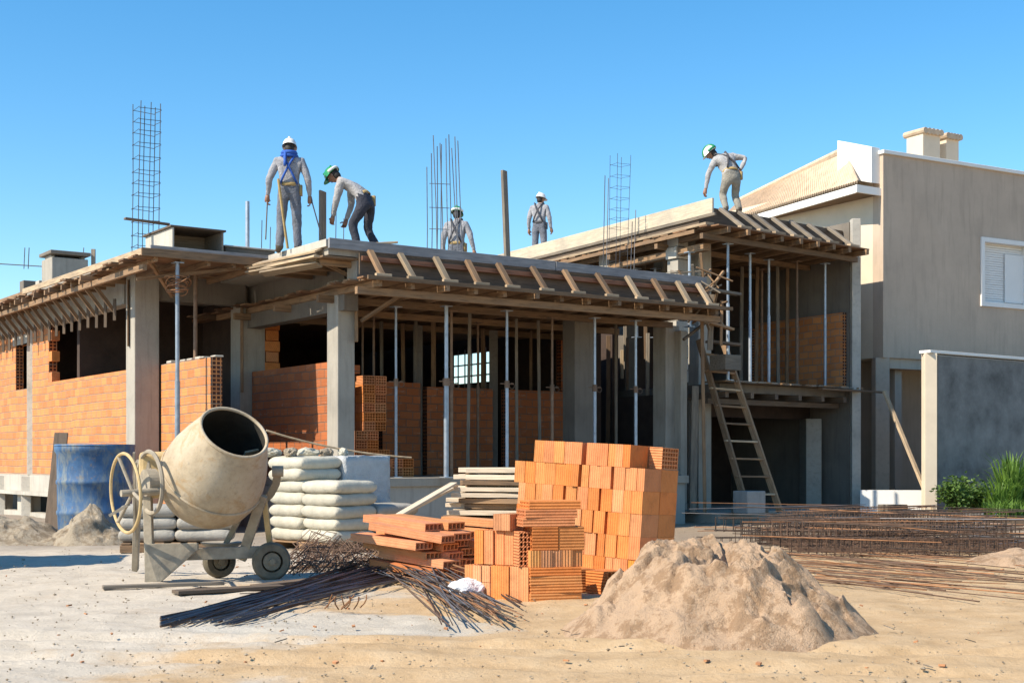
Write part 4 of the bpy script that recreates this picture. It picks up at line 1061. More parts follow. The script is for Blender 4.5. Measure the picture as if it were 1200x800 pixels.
# ------------------------------------------------------------------ cement bags on pallets
def bag_mesh(seed, L=.69, Wd=.67, H=.165):
    bm = bmesh.new(); nx, ny = 14, 12; rq = random.Random(seed); O = Vector((seed*3.7, seed*1.9, 0)); tops = []; bots = []
    for s_ in (1, -1):
        g_ = []
        for j in range(ny+1):
            row = []
            for i in range(nx+1):
                a = math.sin((i/nx*2-1)*math.pi/2); b = math.sin((j/ny*2-1)*math.pi/2)
                e = (1-abs(a)**9)*(1-abs(b)**9); e = max(0, e)**.36
                pin = 1-.035*(abs(a)**6)*(1-b*b)-.0
                x = a*L/2*(1-.03*abs(b)**6); y = b*Wd/2*(1-.035*abs(a)**6)
                nz = noise.noise(Vector((a*1.6, b*1.6, s_*2))+O)*.012+noise.noise(Vector((a*5, b*5, s_*2))+O)*.006
                z = s_*(H/2*e + nz*min(1, e)) 
                row.append((x+noise.noise(Vector((b*2,seed,1)))*.012, y+noise.noise(Vector((a*2,seed,4)))*.012, z))
            g_.append(row)
        V = [[bm.verts.new(c) for c in row] for row in g_]
        for j in range(ny):
            for i in range(nx):
                q = (V[j][i], V[j][i+1], V[j+1][i+1], V[j+1][i]); bm.faces.new(q if s_ > 0 else tuple(reversed(q)))
    bmesh.ops.remove_doubles(bm, verts=bm.verts[:], dist=.0015)
    me = bpy.data.meshes.new('cement_bag'); bm.to_mesh(me); bm.free()
    me.polygons.foreach_set('use_smooth', [True]*len(me.polygons)); return me
bags = [bag_mesh(k) for k in range(5)]; bags_g = [bag_mesh(10+k) for k in range(3)]
for me in bags: me.materials.append(M['bag'])
for me in bags_g: me.materials.append(M['bag_grey'])
BA = Vector((-.707,.707,0)); BB = Vector((.707,.707,0)); BF = Vector((-2.12,16.3,0)); bang = rad(135); rq = random.Random(4)
def bagstack(a, b, n, z0, meshes, where, grp, jit=.02):
    for k in range(n):
        p = BF+BA*(a+.33+rq.uniform(-jit,jit))+BB*(b+.32+rq.uniform(-jit,jit)); p.z = z0+.148*k+.074
        nm = 'top' if k == n-1 else ('bottom' if k == 0 else ORD[n-1-k]+' from top')
        o = link('cement_bag', rq.choice(meshes), [], None, p, Euler((rq.uniform(-.02,.02), rq.uniform(-.02,.02), bang+rq.uniform(-.05,.05)+(math.pi if rq.random() < .5 else 0))))
        tag(o, f'{nm} cement bag of the {where}', 'bag', grp)
def pallet(c, ang, label, L=1.3, Wd=1.3):
    t = thing('pallet', c, label, 'pallet'); c = Vector(c)
    ux = Vector((math.cos(ang), math.sin(ang), 0)); uy = Vector((-ux.y, ux.x, 0))
    for k in range(3): beam('bearer', c-ux*L/2+uy*(k-1)*Wd*.46+Vector((0,0,.045)), c+ux*L/2+uy*(k-1)*Wd*.46+Vector((0,0,.045)), .1, .085, M['wood'], t)
    for k in range(7): 
        o = ux*(-L/2+.07+k*(L-.14)/6); beam('slat', c+o-uy*Wd/2+Vector((0,0,.10)), c+o+uy*Wd/2+Vector((0,0,.10)), .11, .022, M['wood'], t)
    return t
pallet(BF+BA*.65+BB*.65, rad(45), 'wooden pallet under the white cement bag stacks', 1.32, 1.32)
bagstack(0, 0, 5, .115, bags, 'low front stack right of the mixer', 'white cement bags in stacks')
bagstack(.66, 0, 7, .115, bags, 'tall white stack touching the mixer drum', 'white cement bags in stacks')
bagstack(0, .66, 3, .115, bags_g, 'low shaded stack behind the front bags', 'white cement bags in stacks')
# plastic wrapped half of the pallet
wc = BF+BA*.98+BB*1.02; 
mb = MB(); N_ = 10; vs = []; fs = []
bm = bmesh.new(); bmesh.ops.create_cube(bm, size=1); bmesh.ops.subdivide_edges(bm, edges=bm.edges[:], cuts=11, use_grid_fill=True)
for v in bm.verts:
    v.co.x *= .70; v.co.y *= .76; v.co.z = (v.co.z+.5)*1.05
    n3 = noise.noise(v.co*6)*.018+noise.noise(v.co*15)*.008; rdl = Vector((v.co.x, v.co.y, 0))
    k = 1-.03*math.sin(v.co.z/.15*math.pi)**2; v.co.x *= k; v.co.y *= k
    v.co += (rdl.normalized() if rdl.length > .01 else Vector((0,0,1)))*n3; v.co.z += noise.noise(v.co*5+Vector((9,9,9)))*.02
me = bpy.data.meshes.new('wrapped_bags'); bm.to_mesh(me); bm.free(); me.polygons.foreach_set('use_smooth', [True]*len(me.polygons))
tag(link('wrapped_bags', me, M['wrap'], None, wc+Vector((0,0,.115)), Euler((0,0,bang))), 'block of cement bags wrapped in cloudy plastic behind the white stacks', 'wrapped bags')
# crumpled empty bags on top
def crumple(name, c, d, mat, label, cat, seed, amp=.35, group=None):
    bm = bmesh.new(); bmesh.ops.create_icosphere(bm, subdivisions=4, radius=.5); O = Vector((seed*5.1, 2, seed))
    for v in bm.verts:
        n1 = abs(noise.noise(v.co*3+O))*amp+abs(noise.noise(v.co*7+O))*amp*.5; v.co *= (1-n1*.8)*(1+.25*noise.noise(v.co*2+O))
        v.co.x *= d[0]; v.co.y *= d[1]; v.co.z = max(-.45, v.co.z)*d[2]+.42*d[2]
    me = bpy.data.meshes.new(name); bm.to_mesh(me); bm.free()
    return tag(link(name, me, mat, None, c, Euler((0,0,seed))), label, cat, group)
for k, (px_, py_, Y, s_) in enumerate(((320,528,17.3,.32), (340,530,17.1,.26), (362,529,17.5,.36), (383,531,17.7,.25), (402,531,17.5,.2))):
    p = W(px_,py_,Y); p.z = 1.15
    crumple('torn_bag', p, (s_, s_*.7, .14), M['bag'] if k%2 == 0 else M['sand_grey'], 'crumpled torn paper bag on top of the tall white cement stack' if k < 2 else 'crumpled paper scrap on top of the plastic wrapped bags', 'paper bag', k+1, .5, 'torn bags on the cement stacks' if 1 else None)
p, q = W(312,504,17.2), W(482,536,17.9)
mb = MB(); mid = p.lerp(q,.45)+Vector((0,0,-.12)); pts = [((1-t)**2)*p+2*t*(1-t)*mid+t*t*q for t in [i/12 for i in range(13)]]
tag(MB().tube(pts, .014, 6).build('batten', M['wood_pale'], None), 'thin flexed batten lying across the top of the cement stacks', 'batten')
# second pallet of grey bags behind the mixer
pc2 = Vector((-4.15, 16.9, 0)); pallet(pc2, rad(12), 'wooden pallet behind the mixer under the grey cement bags', 1.3, .8)
for k in range(3):
    for j in range(2):
        o = link('cement_bag', rq.choice(bags_g), [], None, pc2+Vector((-.33+.67*j, .0+.08*j, .19+.148*k)), Euler((0,0,rad(10)+rq.uniform(-.08,.08))))
        tag(o, f"{('bottom','middle','top')[k]} dusty cement bag of the {'left' if j == 0 else 'right'} column behind the mixer drum", 'bag', 'dusty cement bags behind the mixer')
# ------------------------------------------------------------------ hollow bricks
def hollow(L, Wd, H, ny, nz, wall=.011, deep=None):
    """hollow clay block, cells run along local X"""
    mb = MB(); ys = [-Wd/2]; zs = [-H/2]
    cy = (Wd-wall*(ny+1))/ny; cz = (H-wall*(nz+1))/nz
    for i in range(ny): ys += [ys[-1]+wall, ys[-1]+wall+cy]
    ys.append(Wd/2)
    for i in range(nz): zs += [zs[-1]+wall, zs[-1]+wall+cz]
    zs.append(H/2); V = {}; bm = bmesh.new()
    def v(s_, i, k, inn=0):
        key = (s_, i, k, inn)
        if key not in V: V[key] = bm.verts.new((s_*(L/2-inn*min(.09, L*.45)), ys[i], zs[k]))
        return V[key]
    for s_ in (1, -1):
        for i in range(len(ys)-1):
            for k in range(len(zs)-1):
                q = [v(s_,i,k), v(s_,i+1,k), v(s_,i+1,k+1), v(s_,i,k+1)]
                if i % 2 and k % 2:
                    b = [v(s_,i,k,1), v(s_,i+1,k,1), v(s_,i+1,k+1,1), v(s_,i,k+1,1)]
                    for a in range(4):
                        f = (q[a], q[(a+1)%4], b[(a+1)%4], b[a]); bm.faces.new(f if s_ < 0 else tuple(reversed(f))) if 0 else bm.faces.new(f)
                    bm.faces.new(b)
                else: bm.faces.new(q)
    ny2, nz2 = len(ys)-1, len(zs)-1
    for i in range(ny2):
        bm.faces.new((v(-1,i,0), v(1,i,0), v(1,i+1,0), v(-1,i+1,0))); bm.faces.new((v(-1,i,nz2), v(-1,i+1,nz2), v(1,i+1,nz2), v(1,i,nz2)))
    for k in range(nz2):
        bm.faces.new((v(-1,0,k), v(-1,0,k+1), v(1,0,k+1), v(1,0,k))); bm.faces.new((v(-1,ny2,k), v(1,ny2,k), v(1,ny2,k+1), v(-1,ny2,k+1)))
    bmesh.ops.recalc_face_normals(bm, faces=bm.faces[:])
    me = bpy.data.meshes.new('hollow_brick'); bm.to_mesh(me); bm.free(); return me
def place_brick(me, mat, loc, mtx, label, group='hollow bricks in the yard', name='hollow_brick'):
    if not me.materials: me.materials.append(M[mat])
    o = bpy.data.objects.new(name, me); COL.objects.link(o)
    o.rotation_mode = 'QUATERNION'; o.rotation_quaternion = mtx.to_quaternion(); o.location = loc
    return tag(o, label, 'brick', group)
def basis(x, y, z): return Matrix((Vector(x), Vector(y), Vector(z))).transposed()

# tall stack -------------------------------------------------------
rq = random.Random(17)
SC = Vector((1.13, 12.28, 0))
sb = Vector((.62,.785,0)).normalized(); sa = Vector((-sb.y, sb.x, 0))
tilt = Matrix.Rotation(rad(3.6), 3, Vector((0,1,0)))          # whole stack leans to the right
sa_, sb_, sz_ = tilt@sa, tilt@sb, tilt@Vector((0,0,1))
H_ = .207; W1 = .122; D1 = .29
br_up = hollow(H_-.0015, D1, W1-.003, 6, 3)                      # stands with cells vertical: X up
br_half = hollow(H_-.0015, D1, W1*.66-.003, 6, 2)
br_lie = hollow(.14, D1-.01, H_-.006, 6, 5)
LAY = ['bottom','second','third','fourth','fifth','top']
for k in range(6):
    a = 0.0; col = 0
    amax = 1.40+.05*math.sin(k*2.3)
    if k == 5: a = .16
    while a < amax:
        half = rq.random() < .34; w_ = (W1*.66 if half else W1)
        gap = .002+ (.010 if (rq.random() < .12) else 0)
        for g0_ in (.42, .88):
            if 0 < k < 5 and a < g0_-.025*k <= a+w_: gap = .030
        # one clear vertical crack runs through the face, like two columns leaning apart
        for dd in range(2 if (col == 0 or k == 5) else 1):
            off = rq.uniform(-.008,.008)+.02*(a > .72)+.012*(a > 1.1)
            c = SC + sa_*(a+w_/2+.035*(a > .62)*(k/5)) + sb_*(D1*(dd+.5)+dd*.004+off) + sz_*(H_*(k+.5))
            mt = basis(sz_, sb_, sa_) @ Matrix.Rotation(rq.uniform(-.012,.012), 3, 'X')
            # keep it right handed
            if mt.determinant() < 0: mt = basis(sz_, sb_, -sa_)
            mtt = mt @ Matrix.Rotation(rq.uniform(-.015,.015), 3, 'Y')
            where = f'{ORD[col]} from the right corner' if col else 'at the right corner'
            if col < 20: place_brick(br_half if half else br_up, 'brick', c, mtt, f'{"narrow " if half else ""}brick in {LAY[k]} layer of tall stack, {where}{", rear row" if dd else ""}', 'bricks of the tall stack')
        a += w_+gap; col += 1
        if k == 5 and a > 1.22: break
# lying bricks on the top right : one dark, one with the open cells towards us
for (a, d, lb) in ((.08,.10,'brick lying on the tall stack with open cells facing right'),):
    c = SC+sa_*(a+.0)+sb_*(.29+.145)+sz_*(H_*5.5)
    place_brick(br_lie, 'brick', c, basis(-sa_, sb_, sz_) if basis(-sa_, sb_, sz_).determinant() > 0 else basis(sa_, sb_, sz_), lb, 'bricks of the tall stack')
# the low pile in front -----------------------------------------------
PC = G(622,706)
pr_ = Vector((math.cos(rad(16)), math.sin(rad(16)), 0)); pl_ = Vector((-pr_.y, pr_.x, 0)); UZ = Vector((0,0,1))
flat = hollow(.42, .27, .066, 7, 2); upr = hollow(.13, .27, .083, 6, 2); blk = hollow(.21, .25, .185, 5, 4); tall = hollow(.27, .2, .088, 4, 2)
GP = 'bricks of the low front pile'
for k in range(4):
    c = PC+pr_*(.215+rq.uniform(-.012,.012))+pl_*.14+UZ*(.034+.068*k)
    place_brick(flat, 'brick', c, basis(pr_, pl_, UZ)@Matrix.Rotation(rq.uniform(-.03,.03),3,'Z'), f'flat brick in the four brick base of the low pile, {ORD[3-k]} from top', GP)
for i in range(5):
    c = PC+pr_*(.045+.086*i)+pl_*(.15+rq.uniform(-.01,.01))+UZ*(.272+.066)
    place_brick(upr, 'brick_pale', c, basis(UZ, pl_, -pr_) , f'pale upright brick above the flat base, {ORD[i]} from the left', GP)
for i in range(2):
    c = PC+pr_*(.105+.215*i+.02)+pl_*.14+UZ*(.402+.0925)
    place_brick(blk, 'brick', c, basis(pr_, pl_, UZ)@Matrix.Rotation(rq.uniform(-.04,.04),3,'Z'), f'square {"left" if i == 0 else "right"} block in the upper middle of the low pile', GP)
for k in range(3):
    c = PC+pr_*(.19-.03*(k == 0)+rq.uniform(-.02,.02))+pl_*.15+UZ*(.588+.034+.068*k)
    place_brick(flat, 'brick', c, basis(pr_, pl_, UZ)@Matrix.Rotation(-.03+rq.uniform(-.04,.04),3,'Z'), f'flat brick crowning the low pile, {ORD[2-k]} from its top', GP)
# left wing of the pile: uprights running back to the left
lw_ = Vector((-.80,.60,0)).normalized(); lo_ = Vector((.60,.80,0)).normalized(); LC = PC+Vector((-.015,.03,0))
def lw_brick(me, mat, a, d, z0, h, lb):
    c = LC+lw_*a+lo_*(d+rq.uniform(-.008,.008))+UZ*(z0+h/2)
    place_brick(me, mat, c, basis(UZ, lo_, lw_)@Matrix.Rotation(rq.uniform(-.02,.02),3,'X'), lb, GP)
for i in range(4): lw_brick(tall, 'brick', .05+.092*i, .10, 0, .274, f'upright brick at ground level left of the flat base, {ORD[i]} from it')
for i in range(3):
    for k in range(2): lw_brick(upr, 'brick_pale', .42+.086*i, .13, .134*k, .134, f'{"lower" if k == 0 else "upper"} short brick at the far left end of the low pile, {ORD[2-i]} from the end')
for i in range(2): lw_brick(tall, 'brick', .43+.092*i, .14, .274, .274, f'upright brick on the left wing of the low pile, {ORD[1-i]} from its left end')
for i in range(2): lw_brick(tall, 'brick', .245+.092*i, .16, .274, .274, f'upright brick under the two highest ones of the left wing, {("right","left")[i]} one')
for i in range(2): lw_brick(upr, 'brick', .245+.086*i, .16, .548, .134, f'highest short brick of the left wing, {("right","left")[i]} one')
op = hollow(.22, .14, .27, 4, 7)
place_brick(op, 'brick', LC+lw_*.125+lo_*.10+UZ*(.275+.137), basis(pl_, -pr_, UZ), 'brick showing dark open cells in the middle of the low pile', GP)
# single bricks between pile and stack
sg = hollow(.26, .19, .19, 4, 4); gp_ = G(706,697)
place_brick(sg, 'brick', gp_+Vector((.03,.16,.097)), basis(pr_, pl_, UZ)@Matrix.Rotation(rad(-66),3,'Z'), 'single brick on the sand between the low pile and the sand heap, cells facing right', 'bricks on the ground')
place_brick(sg, 'brick', gp_+Vector((-.20,.33,.097)), basis(pr_, pl_, UZ)@Matrix.Rotation(rad(8),3,'Z'), 'single brick in shade at the foot of the tall stack behind the low pile', 'bricks on the ground')
# heap of long hollow clay planks --------------------------------------
cl = hollow(.82, .24, .07, 4, 1, .012); GC = 'long clay floor planks in a heap'
e0 = W(455,640,13.4); dirp = Vector((.80,-.60,0)).normalized(); dn = Vector((.60,.80,0)).normalized()
cen = Vector((-.70, 13.1, 0)); rq = random.Random(9)
rows = [(0,5),(1,4),(2,4),(3,4),(4,3),(5,2)]
for (lev, n) in rows:
    for i in range(n):
        c = cen+dn*((i-(n-1)/2)*.25+rq.uniform(-.05,.05)+.05*(lev-2)*-1)+dirp*(rq.uniform(-.12,.10)-.03*lev)+UZ*(.10+.083*lev)
        yaw = rq.uniform(-.13,.13); x = Matrix.Rotation(yaw,3,'Z')@dirp; x = (x+UZ*(-.10+rq.uniform(-.04,.03))).normalized(); y = UZ.cross(x).normalized()
        place_brick(cl, 'clay', c, basis(x, y, x.cross(y)), f'long clay plank in the {("ground","second","third","fourth","fifth","top")[lev]} layer of the heap, {ORD[i]} from the front', GC, 'clay_plank')
for i in range(5):
    c = Vector((-.30,13.6,.10+.095*i))+Vector((.1*(i%2),.06*i,0)); x = Vector((.9,-.42,-.05)).normalized(); y = UZ.cross(x).normalized()
    place_brick(cl, 'clay', c, basis(x, y, x.cross(y)), f'long clay plank stacked behind the heap beside the low brick pile, {ORD[4-i]} from top', GC, 'clay_plank')
# bricks left on the porch floor beside the stub
st_ = hollow(.3, .2, .14, 4, 3)
for k in range(5):
    for i in range(2 if k > 2 else 3):
        u_ = m_px_v(412, 1.35)+.10+i*.205+(.3 if k < 0 else 0)
        for kk in range(1):
            place_brick(st_, 'brick', m(u_+.0, 1.35, FL+.08+k*.147), basis(-MV, MU, UZ), f'brick of the porch pile behind the wrapped bags, {ORD[k]} layer up, {ORD[i]} from the left', 'bricks of the porch pile')
for k in range(5, 11):
    for i in range(2):
        place_brick(st_, 'brick', m(m_px_v(424,1.35)+.06+i*.205, 1.35, FL+.08+k*.147), basis(-MV, MU, UZ)@Matrix.Rotation(rq.uniform(-.06,.06),3,'Z'), f'brick of the porch pile behind the wrapped bags, {ORD[k]} layer up, {ORD[i]} from the left', 'bricks of the porch pile')
for k in range(2):
    for i in range(2): place_brick(st_, 'brick', m(m_px_v(455,1.2)+.08+i*.205, 1.2, FL+.08+k*.147), basis(-MV, MU, UZ), f'brick of the two layer pile right of the porch stub, {("lower","upper")[k]} {("left","right")[i]} one', 'bricks of the porch pile')

# ------------------------------------------------------------------ planks
GPK = 'planks stacked before the porch'; rq = random.Random(6)
for lev in range(13):
    for j in range(3 if lev < 12 else 2):
        y = 17.0+j*.28+rq.uniform(-.06,.06); x0 = W(532+rq.uniform(-14,12)+max(0,4-lev)*-7,590,y).x+.01*lev; z = .08+lev*.075
        p = Vector((x0, y, z+rq.uniform(-.005,.01))); q = Vector((x0+1.9+rq.uniform(-.2,.3), y+rq.uniform(-.12,.12)-.62, z+rq.uniform(-.01,.02)))
        tag(beam('plank', p, q, rq.uniform(.2,.28), rq.uniform(.05,.062), M['wood_new'] if rq.random() < .75 else M['wood']), f'plank in the {("bottom","second","third","fourth","fifth","sixth","seventh","eighth","ninth","tenth","eleventh","twelfth","top")[lev]} layer of the stack left of the bricks, {ORD[j]} from the front', 'plank', GPK)
for lev in range(1, 13):
    for j in range(2): tag(beam('spacer', W(548+j*40,600,17.0)*1+Vector((0,0,0)), W(548+j*40,600,17.0)+Vector((.1,.75,0)), .06, .018, M['wood']), 'spacer batten between the stacked planks', 'batten', 'spacer battens in the plank stack').location.z = .08+lev*.075-.0375
for k, (a, b) in enumerate((((468,603,16.2),(532,566,16.9)), ((474,600,16.4),(528,572,17.1)))):
    tag(beam('plank', W(*a), W(*b), .12, .03, M['wood_new']), ('sloping plank sliding off the plank stack towards the clay heap','second thinner sloping plank beside the plank stack')[k], 'plank')
p = G(440,656); q = W(470,632,13.2); tag(MB().tube([p+UZ*.05, q+UZ*.02], .045, 8).build('post', M['wood'], None), 'short round timber post lying at the left end of the clay heap', 'post')

# ------------------------------------------------------------------ steel bars on the ground
rq = random.Random(13); GR = 'loose reinforcing bars in the front bundle'
def rod(p, q, rr_, mat, label, group, sag=.0, n=7, wob=.03):
    p = Vector(p); q = Vector(q); pts = []
    o1 = Vector((rq.uniform(-1,1), rq.uniform(-1,1), 0))*wob
    for i in range(n):
        t = i/(n-1); pts.append(p.lerp(q, t)+o1*math.sin(math.pi*t)+UZ*(sag*math.sin(math.pi*t)))
    return tag(MB().tube(pts, rr_, 5).build('rebar_rod', M[mat], None, smooth=True), label, 'steel bar', group)
for i in range(58):
    t = i/57; p = G(188+rq.uniform(-4,95)*(rq.random() < .75), 737-rq.uniform(0,14)); q = G(455+rq.uniform(-40,60), 676-rq.uniform(-6,14))
    dz = abs(rq.gauss(0,.05)); p.z = .012+.25*dz*rq.random(); q.z = .02+dz
    # keep the bars parallel: far end shares the near end's sideways offset
    rod(p, q, rq.choice((.0055,.007,.008)), rq.choice(('rebar_grey','rebar_grey','rebar','rebar')), 'dark steel bar in the long bundle pointing to the lower left', 'bars of the left pointing bundle', rq.uniform(0,.03))
for i in range(56):
    s_ = rq.random(); p = G(425+s_*75+rq.uniform(-12,12), 668-s_*4+rq.uniform(-6,8)); q = G(610-rq.uniform(0,100)+s_*12, 736-rq.random()*38*(.4+.6*s_))
    p.z = .05+rq.random()*.09; q.z = .012+rq.random()*.03
    rod(p, q, rq.choice((.004,.005,.006)), rq.choice(('rebar_grey','rebar','rebar_orange','rebar_dark','rebar_grey')), 'thin steel bar fanning out to the lower right below the clay heap', 'bars of the right fanning bundle', rq.uniform(0,.05), 7, .06)
for i, (a, b) in enumerate((((418,640),(560,690)), ((440,650),(600,676)), ((430,662),(530,655)))):
    p, q = G(*a), G(*b); p.z = .17; q.z = .14
    rod(p, q, .011, 'rebar_orange', ('rusty orange bar crossing on top of the bundle, longest','rusty orange bar crossing on top of the bundle, aimed at the plastic bag','rusty orange bar lying crosswise in front of the clay heap')[i], None)
mb = MB()
for k in range(150):
    c = G(rq.uniform(345,440), rq.uniform(652,676)); c.z = .03+rq.random()**2*.20
    u_ = Vector((rq.uniform(-1,1), rq.uniform(-1,1), rq.uniform(-.5,.5))).normalized(); w_ = u_.orthogonal().normalized(); s_ = rq.uniform(.07,.13); e = rq.uniform(.7,1.5)
    q = [c+u_*s_*e+w_*s_, c-u_*s_*e+w_*s_, c-u_*s_*e-w_*s_, c+u_*s_*e-w_*s_]
    for i in range(4): mb.tube([q[i], q[(i+1)%4]], .0042, 4)
tag(mb.build('stirrup_heap', M['rebar']), 'dark tangled heap of bent wire stirrups in front of the cement bags', 'stirrups', None, 'stuff')
crumple('plastic_bag', G(549,701), (.40,.30,.19), M['plastic'], 'crumpled white plastic bag on the ground left of the low brick pile', 'plastic bag', 4, .34)
g = G(398,716)
for k in range(9):
    p = g+Vector((rq.uniform(-.12,.22), rq.uniform(-.06,.2), .02)); rod(p, p+Vector((rq.uniform(-.02,.12), rq.uniform(-.1,.02), .10)), .005, 'rebar_orange', 'short bent bar end sticking out under the front bundle', 'bent bar ends under the bundle', 0, 4)

# lattice cages and mats at the right
GCg = 'reinforcement cages piled at the right'
def cage_mesh(L, a, b, step, rb, seed):
    mb = MB(); rs = random.Random(seed)
    for (y, z) in ((-a/2,0),(a/2,0),(-a/2,b),(a/2,b)):
        pts = [(-L/2+L*i/6, y+rs.uniform(-.012,.012), z+rs.uniform(-.008,.008)+.006) for i in range(7)]; pts[0] = (pts[0][0]+rs.uniform(-.1,.1),)+pts[0][1:]; mb.tube(pts, rb, 5)
    x = -L/2+.06
    while x < L/2-.05:
        t = rs.uniform(-.02,.02); q = [(x+t,-a/2-.01,.0),(x-t,a/2+.01,.0),(x-t,a/2+.01,b+.012),(x+t,-a/2-.01,b+.012)]
        for i in range(4): mb.tube([q[i], q[(i+1)%4]], rb*.75, 4)
        x += step*rs.uniform(.85,1.15)
    return mb.mesh('rebar_cage')
cms = [cage_mesh(3.4,.16,.20,.10,.006,1), cage_mesh(4.0,.24,.17,.12,.006,2), cage_mesh(2.8,.16,.22,.09,.0055,3)]
for me_, mt in zip(cms, ('rebar','rebar_dark','rebar')): me_.materials.append(M[mt])
cpos = []
for i in range(18):
    lev = 0 if i < 12 else 1
    k = i-(0,12)[lev]
    yy = (15.8+k*.6, 17.2+k*.7)[lev]+rq.uniform(-.15,.15)
    xx = W(1040+rq.uniform(-45,60),600,yy).x
    z = .17*lev
    o = bpy.data.objects.new('rebar_cage', cms[i%3]); COL.objects.link(o); o.location = (xx, yy, z); o.rotation_euler = (0, rq.uniform(-.012,.012), rad(rq.uniform(-25,25) if i%2 else rq.uniform(-60,60)))
    tag(o, f'long rusty cage of the {("ground layer","middle layer","upper layer")[lev]} in the right pile, {ORD[k]} from the front', 'rebar cage', GCg)
for i in range(60):
    p = G(rq.uniform(860,1010), rq.uniform(640,678)); p.z = rq.uniform(.012,.06); yy = p.y-rq.uniform(.6,2.6); q = Vector((p.x+rq.uniform(.8,2.0), yy, rq.uniform(.012,.03)))
    rod(p, q, rq.choice((.0045,.006)), rq.choice(('rebar','rebar_orange','rebar')), 'thin bar strewn on the sand in front of the right cage pile', 'bars strewn right of the sand heap', 0, 7, .1)
for i in range(70):
    p = Vector((rq.uniform(2.6,6.4), rq.uniform(15.6,22.5), .02+rq.random()*.42)); q = p+Vector((rq.uniform(.8,3.2), rq.uniform(-2.2,2.2), rq.uniform(-.08,.08)))
    rod(p, q, .006, rq.choice(('rebar','rebar_dark','rebar_grey','rebar_orange')), 'thin bar lying across the rear of the right cage pile', 'bars across the rear of the cages', 0, 5, .1)
mb = MB(); g_ = Vector((5.1, 17.0, .05))
for i in range(22): mb.tube([g_+Vector((i*.15-1.7,-1.4,0)), g_+Vector((i*.15-1.5,1.6,.02))], .005, 4)
for i in range(16): mb.tube([g_+Vector((-1.8,-1.35+i*.18,.01)), g_+Vector((1.75,-1.35+i*.18,.012))], .005, 4)
tag(mb.build('steel_mesh_mat', M['rebar']), 'flat welded steel mesh mat on the ground under the right cage pile', 'steel mesh')

# ------------------------------------------------------------------ planting by the grey wall
def shrub(name, c, rx, ry, h, n, mat, label, seed, leaf=.07):
    rs = random.Random(seed); t = thing(name, c, label, 'shrub'); c = Vector(c); st = MB(); lf = MB()
    for k in range(14):
        a = rs.uniform(0, 6.28); e = c+Vector((math.cos(a)*rx*rs.uniform(.2,.85), math.sin(a)*ry*rs.uniform(.2,.85), h*rs.uniform(.5,1)))
        mid = c.lerp(e, .5)+Vector((0,0,h*.12)); st.tube([c+Vector((math.cos(a)*.05, math.sin(a)*.05, 0)), mid, e], [.012,.008,.003], 5)
        for j in range(n//14):
            f = rs.uniform(.25,1.05); p = (c.lerp(mid, f*2) if f < .5 else mid.lerp(e, f*2-1))+Vector((rs.gauss(0,.07), rs.gauss(0,.07), rs.gauss(0,.06)))
            p.z = max(p.z, c.z+.03)
            d = Vector((rs.uniform(-1,1), rs.uniform(-1,1), rs.uniform(-.5,.8))).normalized(); s_ = leaf*rs.uniform(.6,1.3); w_ = d.cross(Vector((rs.uniform(-1,1),rs.uniform(-1,1),1))).normalized()*s_*.32; b = d.cross(w_).normalized()*s_*.12
            lf.add([p, p+d*s_*.5+w_+b, p+d*s_, p+d*s_*.5-w_+b], [(0,1,2),(0,2,3)])
    lf.build('foliage', mat, t); st.build('stem', M['stem'], t); return t
def tuft(name, c, h, sp, n, label, seed, cat='grass clump', w_=.022):
    rs = random.Random(seed); c = Vector(c); mb = MB()
    for k in range(n):
        a = rs.uniform(0,6.28); b = c+Vector((math.cos(a), math.sin(a), 0))*rs.uniform(0,sp*.4); hh = h*rs.uniform(.55,1.08); out = Vector((math.cos(a), math.sin(a), 0))*sp*rs.uniform(.2,1)
        sd = Vector((-math.sin(a), math.cos(a), 0))*w_*rs.uniform(.6,1.2)
        P_ = [b, b+out*.25+UZ*hh*.5, b+out*.6+UZ*hh*.85, b+out+UZ*hh*(.98 if rs.random() < .6 else .8)]; ww = [1,.9,.55,.05]; vs = []
        for p, q in zip(P_, ww): vs += [p-sd*q, p+sd*q]
        mb.add(vs, [(0,1,3,2),(2,3,5,4),(4,5,7,6)])
    return tag(mb.build(name, M['grass'], None, org=c), label, cat)
MB().prism([(8.0,24.5),(8.9,23.3),(17,26),(16.4,29),(9.6,25.9)], -.1, .10).build('planting_bed', M['soil'])
bed = bpy.data.objects['planting_bed']; bed['kind'] = 'structure'
kc = W(1120,604,24.6); kb = link('bed_kerb', MB().box((0,0,.09), (1.0,.22,.2)).mesh('bed_kerb'), M['conc_light'], None, (W(1119,600,24.4).x,24.4,0), Euler((0,0,rad(8))), bev=.02); tag(kb, 'pale concrete kerb piece in front of the leafy shrub', 'kerb')
shrub('garden_shrub', (W(1121,600,25.0).x, 25.0, .08), .52, .4, .72, 1500, M['leaf'], 'leafy green shrub at the foot of the white end post', 1, .085)
shrub('garden_shrub', (W(1143,600,25.6).x, 25.6, .08), .5, .4, .6, 1100, M['leaf'], 'darker leafy shrub between end post shrub and tall grass clump', 2, .085)
tuft('grass_clump', (W(1186,600,25.6).x, 25.6, .08), 1.18, .55, 210, 'tall bright green clump of upright blades before the grey wall', 3)
tuft('grass_clump', (W(1172,600,25.2).x, 25.2, .08), .7, .5, 160, 'shorter green grass clump in front of the tall bright clump', 4)
mb = MB(); rs = random.Random(12)
